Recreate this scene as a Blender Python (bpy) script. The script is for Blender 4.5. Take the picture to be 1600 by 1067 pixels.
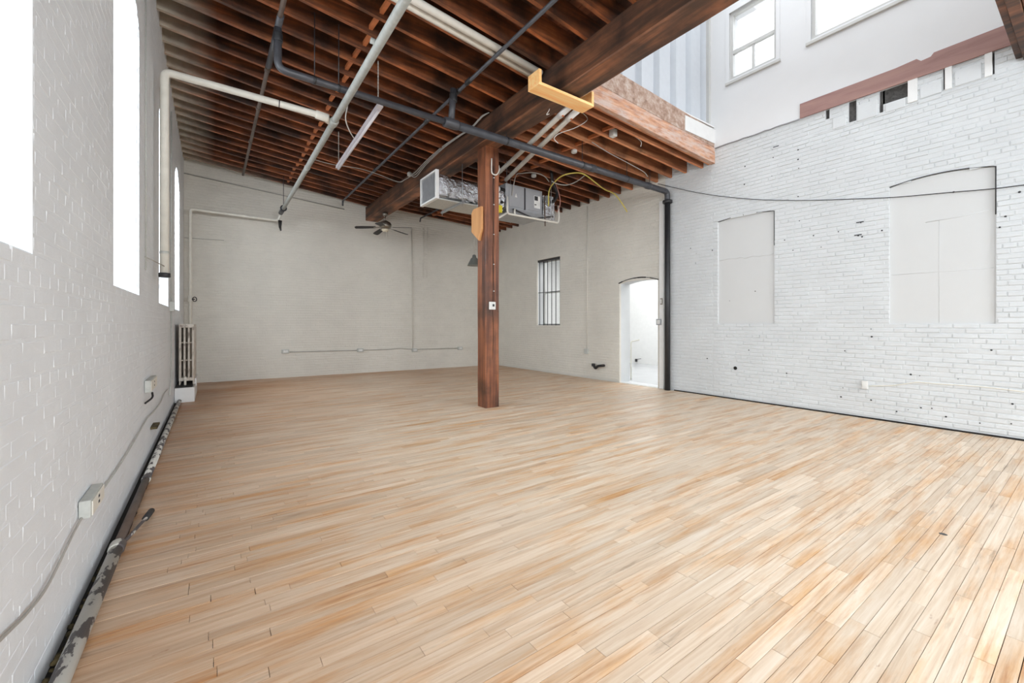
import bpy, math, random
from mathutils import Vector, Matrix
random.seed(7)
SC = bpy.context.scene
for o in list(bpy.data.objects): bpy.data.objects.remove(o)
COL = SC.collection

# ------------------------------------------------------------------ camera
CH = 1.4; F = 661.0; SN, CS = 0.5779, 0.8161; HY = 506.0
cam = bpy.data.cameras.new('camera'); camo = bpy.data.objects.new('camera', cam); COL.objects.link(camo)
camo.location = (0, 0, CH); camo.rotation_euler = (math.pi/2, 0, -math.atan2(SN, CS))
cam.sensor_width = 36; cam.lens = F/1600*36; cam.shift_y = -(533.5-HY)/1600; cam.clip_start = .05
SC.camera = camo
# ------------------------------------------------------------------ world, lights, exposure
SC.view_settings.view_transform = 'Standard'; SC.view_settings.look = 'None'
SC.view_settings.gamma = 1; SC.view_settings.use_curve_mapping = False
SC.view_settings.exposure = 0.34
w = bpy.data.worlds.new('world'); SC.world = w; w.use_nodes = True
bg = w.node_tree.nodes['Background']; bg.inputs[0].default_value = (.93, .96, 1, 1); bg.inputs[1].default_value = .72
def area(name, loc, rot, sx, sy, e, col=(1, 1, 1)):
    l = bpy.data.lights.new(name, 'AREA'); l.shape = 'RECTANGLE'; l.size = sx; l.size_y = sy; l.energy = e; l.color = col
    o = bpy.data.objects.new(name, l); COL.objects.link(o); o.location = loc; o.rotation_euler = rot; return o
WIN = [(.95, 2.33), (3.92, 5.15), (6.92, 8.3), (9.65, 10.95)]
DN = math.radians(33)
for i, (a, b) in enumerate([(-2.1, -.75)]+WIN):
    area('window_daylight', (-1.62, (a+b)/2, 3.75), (0, -math.pi/2+DN, 0), 2.9, b-a+.5, 180, (.86, .935, 1))
area('well_fill_light', (5.95, 2.55, 7.95), (0, 0, 0), 3.6, 3.4, 60, (.95, .975, 1))  # added lamp above the well, in an invented roof opening
area('rear_fill_light', (1.2, -4.8, 3.2), (math.pi/2-DN, 0, 0), 2.7, 3.0, 440, (.93, .965, 1))  # both rear lamps are added fill from behind the camera
area('rear_fill_light', (5.6, -4.8, 3.2), (math.pi/2-DN, 0, 0), 2.7, 3.0, 410, (.93, .965, 1))
area('neighbour_fill_light', (9.4, 3, 9.5), (0, -math.radians(60), 0), 2, 8, 420, (.97, .985, 1))  # lamp added outside only to brighten the neighbour wall
area('next_room_fill_light', (10.2, 6.5, 3.9), (0, 0, 0), 3.4, 8, 230)  # lamp added under the next room's ceiling to brighten it

# ------------------------------------------------------------------ helpers
def UP(px, py, ax, v):
    """pixel of the photo -> the point of the plane ax=v it shows"""
    r = (px-800)/F; h = (HY-py)/F
    dx, dy, dz = SN+r*CS, CS-r*SN, h
    t = {'x': v/dx if ax == 'x' else 0, 'y': v/dy if ax == 'y' else 0, 'z': (v-CH)/dz if ax == 'z' else 0}[ax]
    return Vector((dx*t, dy*t, CH+dz*t))
def proj(x, y, z):
    d = SN*x+CS*y
    if d < .05: return None
    return 800+F*(CS*x-SN*y)/d, HY-F*(z-CH)/d, d
def srgb(r, g, b):
    f = lambda c: (c/255/12.92) if c/255 <= .04045 else ((c/255+.055)/1.055)**2.4
    return (f(r), f(g), f(b), 1)
WL = {}
class MB:
    def __init__(s): s.v = []; s.f = []; s.sm = []; s.mi = []; s.c = []; s.m = 0; s.col = (1, 0, 0, 1)
    def face(s, idx, smooth=False): s.f.append(tuple(idx)); s.sm.append(smooth); s.mi.append(s.m); s.c.append(s.col)
    def hexa(s, p):   # 8 points: bottom 0-3 ccw, top 4-7
        n = len(s.v); s.v += [tuple(q) for q in p]
        for q in ((0, 3, 2, 1), (4, 5, 6, 7), (0, 1, 5, 4), (1, 2, 6, 5), (2, 3, 7, 6), (3, 0, 4, 7)): s.face([n+i for i in q])
        return s
    def box(s, x0, x1, y0, y1, z0, z1):
        return s.hexa([(x0, y0, z0), (x1, y0, z0), (x1, y1, z0), (x0, y1, z0), (x0, y0, z1), (x1, y0, z1), (x1, y1, z1), (x0, y1, z1)])
    def tube(s, pts, r, n=10, cap=True, radii=None):
        pts = [Vector(p) for p in pts]; rings = []
        up = None
        for i, p in enumerate(pts):
            a = pts[max(i-1, 0)]; b = pts[min(i+1, len(pts)-1)]
            t = (b-a).normalized()
            if up is None:
                up = t.cross(Vector((0, 0, 1))); 
                if up.length < .1: up = t.cross(Vector((0, 1, 0)))
                up.normalize()
            up = (up-t*up.dot(t)).normalized(); w_ = t.cross(up)
            rr = radii[i] if radii else r
            base = len(s.v)
            for k in range(n):
                an = 2*math.pi*k/n
                s.v.append(tuple(p+up*math.cos(an)*rr+w_*math.sin(an)*rr))
            rings.append(base)
        for a, b in zip(rings, rings[1:]):
            for k in range(n): s.face((a+k, a+(k+1) % n, b+(k+1) % n, b+k), True)
        if cap: s.face([rings[0]+k for k in range(n)][::-1]); s.face([rings[-1]+k for k in range(n)])
        return s
    def lathe(s, prof, c, n=24, axis=(0, 0, 1)):
        c = Vector(c); q = Vector((0, 0, 1)).rotation_difference(Vector(axis)); rings = []
        for r, z in prof:
            base = len(s.v)
            for k in range(n):
                an = 2*math.pi*k/n
                s.v.append(tuple(c+q @ Vector((r*math.cos(an), r*math.sin(an), z))))
            rings.append(base)
        for a, b in zip(rings, rings[1:]):
            for k in range(n): s.face((a+k, a+(k+1) % n, b+(k+1) % n, b+k), True)
        s.face([rings[0]+k for k in range(n)][::-1]); s.face([rings[-1]+k for k in range(n)])
        return s
    def prism(s, poly, ax, a, b):
        """polygon given in the two other axes, extruded along ax from a to b"""
        def P(u, v, t): return {'x': (t, u, v), 'y': (u, t, v), 'z': (u, v, t)}[ax]
        n = len(poly); base = len(s.v)
        s.v += [P(u, v, a) for u, v in poly]+[P(u, v, b) for u, v in poly]
        s.face([base+i for i in range(n)][::-1]); s.face([base+n+i for i in range(n)])
        for i in range(n): s.face((base+i, base+(i+1) % n, base+n+(i+1) % n, base+n+i))
        return s
    def build(s, name, mats, parent=None, bevel=0, kind=None, recalc=True):
        me = bpy.data.meshes.new(name)
        off = WL.get(parent.name, Vector()) if parent else Vector()
        me.from_pydata([(a-off[0], b-off[1], c-off[2]) for a, b, c in s.v], [], s.f)
        if not isinstance(mats, (list, tuple)): mats = [mats]
        for m in mats: me.materials.append(m)
        me.polygons.foreach_set('material_index', s.mi); me.polygons.foreach_set('use_smooth', s.sm)
        at = me.attributes.new('piece', 'FLOAT_COLOR', 'FACE')
        at.data.foreach_set('color', [x for c in s.c for x in c])
        if recalc:
            import bmesh
            bm = bmesh.new(); bm.from_mesh(me); bmesh.ops.recalc_face_normals(bm, faces=bm.faces); bm.to_mesh(me); bm.free()
        me.update()
        o = bpy.data.objects.new(name, me); COL.objects.link(o)
        if parent: o.parent = parent; WL[o.name] = off
        else: WL[o.name] = Vector()
        if bevel:
            b = o.modifiers.new('bevel', 'BEVEL'); b.width = bevel; b.segments = 2; b.limit_method = 'ANGLE'
        if kind: o['kind'] = kind
        return o
def thing(name, label, cat, loc=(0, 0, 0), group=None):
    o = bpy.data.objects.new(name, None); COL.objects.link(o); o.location = loc; o.empty_display_size = .1
    WL[o.name] = Vector(loc); return tag(o, label, cat, group)
def tag(o, label, cat, group=None):
    o['label'] = label; o['category'] = cat
    if group: o['group'] = group
    return o
def smoothpath(pts, k=6):
    P = [Vector(p) for p in pts]; P = [2*P[0]-P[1]]+P+[2*P[-1]-P[-2]]; out = []
    for i in range(1, len(P)-2):
        a, b, c, d = P[i-1:i+3]
        for j in range(k):
            t = j/k
            out.append(.5*((2*b)+(c-a)*t+(2*a-5*b+4*c-d)*t*t+(3*b-a-3*c+d)*t**3))
    out.append(P[-2]); return out
def bend(pts, r=.08, k=6):
    """polyline with rounded corners"""
    P = [Vector(p) for p in pts]; out = [P[0]]
    for i in range(1, len(P)-1):
        a = (P[i-1]-P[i]); b = (P[i+1]-P[i]); q = min(r, a.length*.45, b.length*.45)
        s0 = P[i]+a.normalized()*q; s1 = P[i]+b.normalized()*q
        for j in range(k+1):
            t = j/k; out.append(s0*(1-t)**2+P[i]*2*t*(1-t)+s1*t*t)
    out.append(P[-1]); return out

# ------------------------------------------------------------------ materials
class NT:
    def __init__(s, name, rough=.6, metal=0):
        s.m = bpy.data.materials.new(name); s.m.use_nodes = True; s.t = s.m.node_tree; s.n = s.t.nodes; s.l = s.t.links
        s.b = s.n['Principled BSDF']; s.b.inputs['Roughness'].default_value = rough; s.b.inputs['Metallic'].default_value = metal
        s.geo = s.n.new('ShaderNodeNewGeometry')
    def noise(s, scale=(1, 1, 1), sc=1, det=4, rough=.55, vec=None, dist=0):
        mp = s.n.new('ShaderNodeMapping'); mp.inputs['Scale'].default_value = scale
        s.l.new(vec or s.geo.outputs['Position'], mp.inputs[0])
        nz = s.n.new('ShaderNodeTexNoise'); nz.inputs['Scale'].default_value = sc; nz.inputs['Detail'].default_value = det
        nz.inputs['Roughness'].default_value = rough; nz.inputs['Distortion'].default_value = dist
        s.l.new(mp.outputs[0], nz.inputs['Vector']); return nz.outputs['Fac']
    def ramp(s, fac, stops):
        r = s.n.new('ShaderNodeValToRGB'); e = r.color_ramp.elements
        while len(e) < len(stops): e.new(.5)
        for k, (p, c) in enumerate(stops): e[k].position = p; e[k].color = c if len(c) == 4 else (*c, 1)
        s.l.new(fac, r.inputs[0]); return r.outputs[0]
    def mix(s, fac, a, b, mode='MIX'):
        m = s.n.new('ShaderNodeMix'); m.data_type = 'RGBA'; m.blend_type = mode
        for i, x in ((0, fac), (6, a), (7, b)):
            if hasattr(x, 'is_output'): s.l.new(x, m.inputs[i])
            else: m.inputs[i].default_value = x
        return m.outputs[2]
    def math(s, op, a, b=0, clamp=False):
        m = s.n.new('ShaderNodeMath'); m.operation = op; m.use_clamp = clamp
        for i, x in ((0, a), (1, b)):
            if hasattr(x, 'is_output'): s.l.new(x, m.inputs[i])
            else: m.inputs[i].default_value = x
        return m.outputs[0]
    def sep(s, v):
        q = s.n.new('ShaderNodeSeparateXYZ'); s.l.new(v, q.inputs[0]); return q.outputs
    def attr(s):
        a = s.n.new('ShaderNodeAttribute'); a.attribute_name = 'piece'
        q = s.n.new('ShaderNodeSeparateColor'); s.l.new(a.outputs['Color'], q.inputs[0]); return q.outputs
    def out(s, col, bump=None, bs=.3, bd=.01, rough=None):
        if hasattr(col, 'is_output'): s.l.new(col, s.b.inputs['Base Color'])
        else: s.b.inputs['Base Color'].default_value = col
        if bump is not None:
            b = s.n.new('ShaderNodeBump'); b.inputs['Strength'].default_value = bs; b.inputs['Distance'].default_value = bd
            s.l.new(bump, b.inputs['Height']); s.l.new(b.outputs[0], s.b.inputs['Normal'])
        if rough is not None: s.l.new(rough, s.b.inputs['Roughness'])
        return s.m
def plain(name, c, rough=.5, metal=0, var=.12, sc=9):
    t = NT(name, rough, metal); c = srgb(*c); d = tuple(x*(1-var*1.6) for x in c[:3])+(1,)
    return t.out(t.ramp(t.noise(sc=sc), [(.3, d), (.7, c)]))
def painted(name, c, bump=.5, sc=30, var=.06, dirt=.0):
    t = NT(name, .62); c = srgb(*c); d = tuple(x*(1-var) for x in c[:3])+(1,)
    n1 = t.noise(sc=2.2, det=5); col = t.ramp(n1, [(.35, d), (.65, c)])
    n2 = t.noise(sc=sc, det=6, rough=.7)
    if dirt:
        sp = t.ramp(t.noise(sc=17, det=3, rough=.8), [(.735, (0, 0, 0)), (.765, (1, 1, 1))])
        col = t.mix(sp, col, srgb(120, 118, 112))
    return t.out(col, n2, bump, .006)
def wood(name, stops, grain, sc=1, rough=.6, black=0, bump=.25, spray=False, gloss=None):
    t = NT(name, rough)
    g = t.noise(grain, sc, 6, .6, dist=.4)
    col = t.ramp(g, [(p, srgb(*c)) for p, c in stops])
    if black:
        k = t.noise(sc=1.6, det=5, rough=.6)
        col = t.mix(t.ramp(k, [(.5-black*.1, (0, 0, 0)), (.75-black*.1, (.85, .85, .85))]), col, srgb(38, 28, 22))
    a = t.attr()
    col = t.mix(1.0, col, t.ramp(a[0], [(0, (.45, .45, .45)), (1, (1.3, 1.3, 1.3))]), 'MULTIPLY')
    if spray:
        x = t.sep(t.geo.outputs['Position'])
        f = t.math('MULTIPLY', t.math('SUBTRACT', .05, x[0]), 1.7)
        f2 = t.math('MULTIPLY', t.math('SUBTRACT', x[1], 11.75), 1.2)
        f2 = t.math('MULTIPLY', f2, t.math('MULTIPLY', t.math('SUBTRACT', 1.6, x[0]), .6, True), True)
        f = t.math('MAXIMUM', f, f2)
        f = t.math('MULTIPLY', f, t.math('ADD', t.noise(sc=6, det=4), .25), True)
        col = t.mix(f, col, srgb(200, 190, 172))
    return t.out(col, g, bump, .004)
M = {}
M['wall'] = painted('painted_brick', (232, 236, 239), .55, 26, .05)
M['wall_r'] = painted('painted_rough_brick', (216, 219, 220), .9, 22, .06, dirt=1)
M['wall_back'] = painted('painted_brick_far', (222, 218, 208), .55, 26, .06)
M['plaster'] = painted('white_plaster', (230, 231, 232), .12, 12, .02)
M['niche'] = painted('grey_white_board', (211, 212, 211), .10, 8, .02)
M['sheet'] = plain('white_ribbed_sheet', (206, 211, 217), .5, 0, .03)
M['white'] = plain('white_paint', (236, 236, 234), .45, 0, .03)
M['trim'] = plain('window_frame_white', (206, 206, 203), .4, 0, .03)
M['black'] = plain('black_iron', (46, 47, 50), .45, 0, .2)
M['darkpipe'] = plain('dark_pipe_paint', (76, 77, 82), .38, 0, .2)
M['greypipe'] = plain('weathered_grey_pipe', (178, 180, 174), .5, 0, .15, 14)
M['brownpipe'] = plain('rusty_brown_pipe', (104, 88, 78), .5, 0, .25, 10)
M['ivory'] = plain('ivory_pipe', (234, 231, 220), .5, 0, .08)
M['pvc'] = plain('white_pvc', (226, 222, 212), .35, 0, .06)
M['steel'] = plain('galvanised_steel', (176, 178, 180), .35, .7, .1)
M['unit'] = plain('grey_sheet_metal', (168, 170, 173), .4, .2, .06, 5)
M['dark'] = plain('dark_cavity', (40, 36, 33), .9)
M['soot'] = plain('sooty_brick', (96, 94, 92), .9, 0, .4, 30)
M['cable'] = plain('grey_cable', (176, 172, 164), .5)
M['wcable'] = plain('white_cable', (222, 218, 210), .5)
M['ycable'] = plain('yellow_cable', (214, 196, 96), .45)
M['bcable'] = plain('black_cable', (36, 34, 34), .5)
M['pcable'] = plain('pink_cable', (206, 150, 140), .5)
M['yellow'] = plain('yellow_tape', (232, 214, 40), .5)
M['box'] = plain('painted_box', (196, 198, 192), .5, 0, .1, 30)
M['outlet'] = plain('outlet_plastic', (232, 232, 228), .35)
M['slate'] = plain('dark_slot', (50, 50, 52), .6)
M['nickel'] = plain('brushed_nickel', (150, 144, 134), .3, .8, .08)
M['blade'] = plain('dark_blade', (26, 21, 20), .5, 0, .1)
M['lampglass'] = plain('frosted_glass', (235, 224, 200), .4)
M['pendant'] = plain('pendant_metal', (122, 124, 118), .45, .3, .1)
M['tube'] = plain('white_batten', (236, 233, 238), .35, 0, .03)
M['mesh'] = plain('filter_mesh', (214, 215, 217), .5, .3)
M['pine'] = wood('pine', [(.3, (226, 166, 100)), (.5, (240, 190, 126)), (.7, (246, 204, 146))], (1.2, 14, 14), 1.3, .5, bump=.1)
M['pineb'] = wood('pine_patch', [(.3, (178, 124, 76)), (.7, (200, 150, 98))], (10, 10, 1), 1.3, .5, bump=.1)
M['joist'] = wood('old_joist_wood', [(.25, (74, 42, 26)), (.45, (136, 78, 46)), (.6, (184, 106, 60)), (.78, (206, 136, 86))], (.8, 9, 12), 1.1, .55, 1.3, spray=True)
M['joistr'] = wood('old_joist_wood_pale', [(.25, (134, 78, 50)), (.45, (186, 116, 76)), (.6, (216, 146, 100)), (.78, (232, 180, 136))], (.8, 9, 12), 1.1, .55, .35)
M['deck'] = wood('deck_board_wood', [(.25, (70, 42, 30)), (.5, (112, 66, 44)), (.75, (142, 88, 58))], (9, .7, 9), 1, .6, .8, spray=True)
M['bridge'] = wood('bridging_wood', [(.3, (148, 84, 48)), (.7, (188, 112, 66))], (5, 5, 5), 1, .55)
M['beam'] = wood('old_beam_timber', [(.25, (44, 34, 28)), (.45, (92, 62, 44)), (.6, (138, 88, 58)), (.8, (168, 112, 76))], (5, .5, 7), 1.4, .6, .8, bump=.4)
M['post'] = wood('post_timber', [(.24, (52, 32, 24)), (.42, (98, 58, 40)), (.60, (134, 82, 54)), (.82, (172, 114, 80))], (9, 9, .45), 1.5, .4, .35, bump=.3)
M['redboard'] = wood('weathered_red_board', [(.25, (120, 88, 84)), (.5, (142, 110, 104)), (.75, (156, 124, 112))], (6, .8, 8), 1.2, .6, 0, bump=.15)
t = NT('paint_scraped_timber', .7)
a = t.noise((1.5, 4, 6), 2, 7, .7); b = t.noise((1, 8, 9), 3, 5)
c0 = t.ramp(b, [(.3, srgb(158, 106, 80)), (.5, srgb(200, 148, 116)), (.7, srgb(220, 178, 148))])
M['header'] = t.out(t.mix(t.ramp(a, [(.42, (0, 0, 0)), (.62, (.8, .8, .8))]), c0, srgb(206, 190, 182)), a, .5, .006)
t = NT('paint_scraped_timber_upper', .75)
a = t.noise((2.5, 4, 3), 3, 8, .75)
c0 = t.ramp(a, [(.28, srgb(110, 84, 70)), (.45, srgb(168, 138, 120)), (.58, srgb(192, 170, 156)), (.7, srgb(214, 206, 200))])
M['header2'] = t.out(c0, a, .7, .01)
# floor boards
t = NT('maple_floorboard', .42)
at = t.attr(); pos = t.geo.outputs['Position']
cmb = t.n.new('ShaderNodeCombineXYZ'); t.l.new(t.math('MULTIPLY', at[2], 37.0), cmb.inputs[0]); t.l.new(t.math('MULTIPLY', at[2], 11.0), cmb.inputs[2])
va = t.n.new('ShaderNodeVectorMath'); va.operation = 'ADD'; t.l.new(pos, va.inputs[0]); t.l.new(cmb.outputs[0], va.inputs[1])
g = t.noise((1.1, 26, 1), 1.6, 6, .6, vec=va.outputs[0], dist=.5)
pale = t.ramp(g, [(.28, srgb(204, 178, 150)), (.5, srgb(224, 204, 180)), (.72, srgb(236, 222, 204))])
org = t.ramp(g, [(.28, srgb(178, 118, 66)), (.5, srgb(212, 162, 106)), (.72, srgb(226, 184, 130))])
streak = t.noise((.8, 5.5, 1), 1.1, 6, .68)
m1 = t.ramp(t.math('ADD', streak, t.math('MULTIPLY', at[1], .13)), [(.50, (0, 0, 0)), (.60, (.42, .42, .42)), (.74, (.95, .95, .95))])
col = t.mix(m1, pale, org)
big = t.noise((.55, .9, 1), .8, 4, .6)
xs = t.sep(pos)
edge = t.math('MULTIPLY', t.math('SUBTRACT', 2.3, xs[0]), .20, True)          # left strip never sanded as hard: browner
back = t.math('MULTIPLY', t.math('SUBTRACT', xs[1], 5.2), .10, True)
wear = t.math('ADD', t.math('MULTIPLY', edge, 1.3), t.math('MULTIPLY', back, 1.1))
wf = t.math('MULTIPLY', wear, t.ramp(big, [(.3, (.35, .35, .35)), (.7, (1, 1, 1))]), True)
col = t.mix(wf, col, t.mix(1.0, col, srgb(206, 166, 126), 'MULTIPLY'))
sp = t.ramp(t.noise((1, 3.2, 1), 4.2, 5, .7), [(.66, (0, 0, 0)), (.76, (.75, .75, .75))])
col = t.mix(sp, col, srgb(150, 96, 54))
gs = t.ramp(t.noise((.7, 6, 1), 2.1, 5, .65), [(.60, (0, 0, 0)), (.74, (.6, .6, .6))])
col = t.mix(gs, col, srgb(128, 104, 84))
col = t.mix(1.0, col, t.ramp(at[0], [(0, (.80, .79, .78)), (1, (1.1, 1.1, 1.1))]), 'MULTIPLY')
M['floor'] = t.out(col, g, .08, .002, t.ramp(big, [(.3, (.33, .33, .33)), (.7, (.5, .5, .5))]))
# mottled steam pipe
t = NT('peeling_white_on_iron', .5)
M['peel'] = t.out(t.ramp(t.noise((3, 1.2, 3), 5, 4, .6), [(.47, srgb(88, 82, 82)), (.5, srgb(206, 204, 196))]))
t = NT('old_radiator_paint', .45)
M['rad'] = t.out(t.ramp(t.noise(sc=8, det=5), [(.32, srgb(120, 104, 96)), (.45, srgb(196, 188, 176)), (.7, srgb(218, 212, 202))]))
t = NT('silver_foil', .22, 1.0)
nf = t.noise((1, 1, 1), 13, 5, .7)
M['foil'] = t.out(t.ramp(nf, [(.3, srgb(170, 172, 176)), (.7, srgb(232, 234, 238))]), nf, 1.0, .03)
t = NT('pane_glass', .05)
tr = t.n.new('ShaderNodeBsdfTransparent'); gl = t.n.new('ShaderNodeBsdfGlossy'); gl.inputs['Roughness'].default_value = .03
mx = t.n.new('ShaderNodeMixShader'); mx.inputs[0].default_value = .08
t.l.new(tr.outputs[0], mx.inputs[1]); t.l.new(gl.outputs[0], mx.inputs[2]); t.l.new(mx.outputs[0], t.n['Material Output'].inputs['Surface'])
M['glass'] = t.m
M['debris'] = plain('mossy_debris', (112, 98, 66), .95, 0, .6, 25)
M['greyfloor'] = plain('grey_painted_floor', (190, 192, 194), .25, 0, .06, 2)
M['rail'] = plain('dark_bars', (58, 56, 56), .5)

# ------------------------------------------------------------------ structure: walls
XL, XR = -.55, 7.95
BY0, BY1 = 12.53, 12.17                      # back wall, slightly skewed
def byy(x): return BY0+(BY1-BY0)*(x-XL)/(XR-XL)
def arch(u, u0, u1, zs, rise):
    t_ = (u-(u0+u1)/2)/((u1-u0)/2); return zs+rise*(1-t_*t_)
def slab(mb, P, u0, u1, z0, z1, d0, d1, holes):
    """wall slab in (u,z), thickness d0..d1 mapped by P(u,z,d); holes (a,b,zlo,zhi,rise)"""
    cuts = {u0, u1}
    for (a, b, zl, zh, rise) in holes:
        k = 10 if rise else 1
        for i in range(k+1): cuts.add(round(a+(b-a)*i/k, 6))
    cuts = sorted(c for c in cuts if u0-1e-6 <= c <= u1+1e-6)
    for a, b in zip(cuts, cuts[1:]):
        if b-a < 1e-5: continue
        mid = (a+b)/2; hs = sorted([h for h in holes if h[0] < mid < h[1]], key=lambda h: h[2])
        lo = (z0, z0)
        segs = []
        for h in hs:
            segs.append((lo, (h[2], h[2])))
            lo = (arch(a, h[0], h[1], h[3], h[4]), arch(b, h[0], h[1], h[3], h[4]))
        segs.append((lo, (z1, z1)))
        for (l, h) in segs:
            if max(h)-min(l) < 1e-4: continue
            mb.hexa([P(a, l[0], d0), P(b, l[1], d0), P(b, l[1], d1), P(a, l[0], d1), P(a, h[0], d0), P(b, h[1], d0), P(b, h[1], d1), P(a, h[0], d1)])
CR = .0655
def bricks(P, u0, u1, z0, z1, holes, big=.235, gap=.009, rough=.3, depth=.006):
    out = []; row = 0; z = z0
    while z < z1-.03:
        zt = min(z+CR, z1); zm = (z+zt)/2
        L = big if row % 6 != 5 else big/2
        iv = [(u0, u1)]
        for (a, b, zl, zh, rise) in holes:
            if rise and zh <= zm < zh+rise:
                hw = (b-a)/2*math.sqrt(max(0, 1-(zm-zh)/rise)); c = (a+b)/2; aa, bb = c-hw, c+hw
            elif zl-.01 <= zm < zh: aa, bb = a, b
            else: continue
            ni = []
            for (p, q) in iv:
                if bb <= p or aa >= q: ni.append((p, q)); continue
                if aa-p > .02: ni.append((p, aa))
                if q-bb > .02: ni.append((bb, q))
            iv = ni
        off = (row % 2)*L/2+random.uniform(-.02, .02)
        for (p, q) in iv:
            k = math.floor((p-off)/L)
            while off+k*L < q:
                a = max(p, off+k*L); b = min(q, off+(k+1)*L); k += 1
                if b-a < .03: continue
                out.append((a+gap*.35, b-gap*.35, z+gap*.5, zt-gap*.5, depth*random.uniform(1-rough, 1+rough), random.uniform(-rough, rough)*.003))
        z += CR; row += 1
    return out
def brick_geo(mb, P, br):
    a, b, z0, z1, d, tl = br; e = .007; es = .009 if d < .002 else .004
    n = len(mb.v)
    mb.v += [tuple(P(a, z0, -.003)), tuple(P(b, z0, -.003)), tuple(P(b, z1, -.003)), tuple(P(a, z1, -.003)),
             tuple(P(a+es, z0+e, d-tl)), tuple(P(b-es, z0+e, d-tl)), tuple(P(b-es, z1-e, d+tl)), tuple(P(a+es, z1-e, d+tl))]
    for q in ((4, 5, 6, 7), (0, 1, 5, 4), (1, 2, 6, 5), (2, 3, 7, 6), (3, 0, 4, 7)): mb.face([n+i for i in q])
def screen_size(P, br):
    q = [proj(*P(u, z, 0)) for u in (br[0], br[1]) for z in (br[2], br[3])]
    if any(x is None for x in q): return 0
    xs_ = [x[0] for x in q]; ys_ = [x[1] for x in q]
    if max(xs_) < 0 or min(xs_) > 1600 or max(ys_) < 0 or min(ys_) > 1067: return 0
    return (max(xs_)-min(xs_))*(max(ys_)-min(ys_))
def lay(P, wall, mat, brs, nmax=300, flip=False):
    ranked = sorted(brs, key=lambda b: -screen_size(P, b)) if nmax else brs
    for br in ranked[:nmax]:
        m = MB(); brick_geo(m, P, br); m.build('brick', mat, wall, recalc=False)
    m = MB()
    for br in ranked[nmax:]: brick_geo(m, P, br)
    m.build('brick_field', mat, wall, kind='stuff', recalc=False)

# left wall
PL = lambda u, z, d: (XL+d, u, z)
holesL = [(-2.1, -.75, 1.65, 4.1, .26)]+[(a, b, 1.65, 4.1, .26) for a, b in WIN]
mb = MB(); slab(mb, PL, -4.6, 12.9, -.05, 5.6, 0, -.42, holesL)
wl = mb.build('wall_left', M['wall'], kind='structure')
brs = bricks(PL, .2, 12.52, .03, 5.45, holesL, depth=.0010, rough=.35, gap=.004)
lay(PL, wl, M['wall'], brs)
# reveal bricks on the far jambs
m = MB()
for a, b in WIN:
    z = 1.66; r = 0
    while z < 4.1:
        for (p, q) in (((-.42, -.19), (-.185, -.004)) if r % 2 else ((-.42, -.31), (-.305, -.1), (-.095, -.004))):
            e = .006; dd = random.uniform(.002, .008)
            n = len(m.v); q2 = q-random.uniform(0, .02)
            m.v += [(XL+p, b+.002, z+.004), (XL+q2, b+.002, z+.004), (XL+q2, b+.002, z+CR-.004), (XL+p, b+.002, z+CR-.004),
                    (XL+p+e, b-dd, z+.004+e), (XL+q2-e, b-dd, z+.004+e), (XL+q2-e, b-dd, z+CR-.004-e), (XL+p+e, b-dd, z+CR-.004-e)]
            for f in ((4, 5, 6, 7), (0, 1, 5, 4), (1, 2, 6, 5), (2, 3, 7, 6), (3, 0, 4, 7)): m.face([n+i for i in f])
        z += CR; r += 1
m.build('jamb_brick_field', M['wall'], wl, kind='stuff')
def window_unit(nm, P, a, b, zl, zh, rise, d, mat, rows=4, cols=2, fw=.06):
    n = 10 if rise else 1
    m = MB(); m.hexa([P(a, zl, d-.03), P(b, zl, d-.03), P(b, zl, d+.03), P(a, zl, d+.03), P(a, zl+fw, d-.03), P(b, zl+fw, d-.03), P(b, zl+fw, d+.03), P(a, zl+fw, d+.03)])
    for (p, q) in ((a, a+fw), (b-fw, b)):
        zt = zh
        m.hexa([P(p, zl, d-.03), P(q, zl, d-.03), P(q, zl, d+.03), P(p, zl, d+.03), P(p, zt, d-.03), P(q, zt, d-.03), P(q, zt, d+.03), P(p, zt, d+.03)])
    for i in range(n):
        u, v = a+(b-a)*i/n, a+(b-a)*(i+1)/n
        zu, zv = arch(u, a, b, zh, rise), arch(v, a, b, zh, rise)
        m.hexa([P(u, zu-fw, d-.03), P(v, zv-fw, d-.03), P(v, zv-fw, d+.03), P(u, zu-fw, d+.03), P(u, zu, d-.03), P(v, zv, d-.03), P(v, zv, d+.03), P(u, zu, d+.03)])
    o = m.build(nm, mat, kind='structure')
    for i in range(1, cols):
        u = a+(b-a)*i/cols; m = MB()
        m.hexa([P(u-.015, zl, d-.02), P(u+.015, zl, d-.02), P(u+.015, zl, d+.02), P(u-.015, zl, d+.02), P(u-.015, zh+rise*.9, d-.02), P(u+.015, zh+rise*.9, d-.02), P(u+.015, zh+rise*.9, d+.02), P(u-.015, zh+rise*.9, d+.02)])
        m.build('mullion', mat, o)
    for i in range(1, rows):
        z = zl+(zh-zl)*i/rows; m = MB()
        m.hexa([P(a, z-.015, d-.018), P(b, z-.015, d-.018), P(b, z-.015, d+.018), P(a, z-.015, d+.018), P(a, z+.015, d-.018), P(b, z+.015, d-.018), P(b, z+.015, d+.018), P(a, z+.015, d+.018)])
        m.build('glazing_bar', mat, o)
    m = MB(); k = len(m.v)
    pts = [P(a, zl, d), P(b, zl, d)]+[P(a+(b-a)*i/n, arch(a+(b-a)*i/n, a, b, zh, rise), d) for i in range(n, -1, -1)]
    m.v += [tuple(p) for p in pts]; m.face(range(len(pts))); m.build('pane', M['glass'], o, recalc=False)
    return o
for i, (a, b) in enumerate(WIN): window_unit('window_%d' % (i+1), PL, a, b, 1.65, 4.1, .26, -.34, M['trim'])
window_unit('window_5', PL, -2.1, -.75, 1.65, 4.1, .26, -.34, M['trim'])

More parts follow.
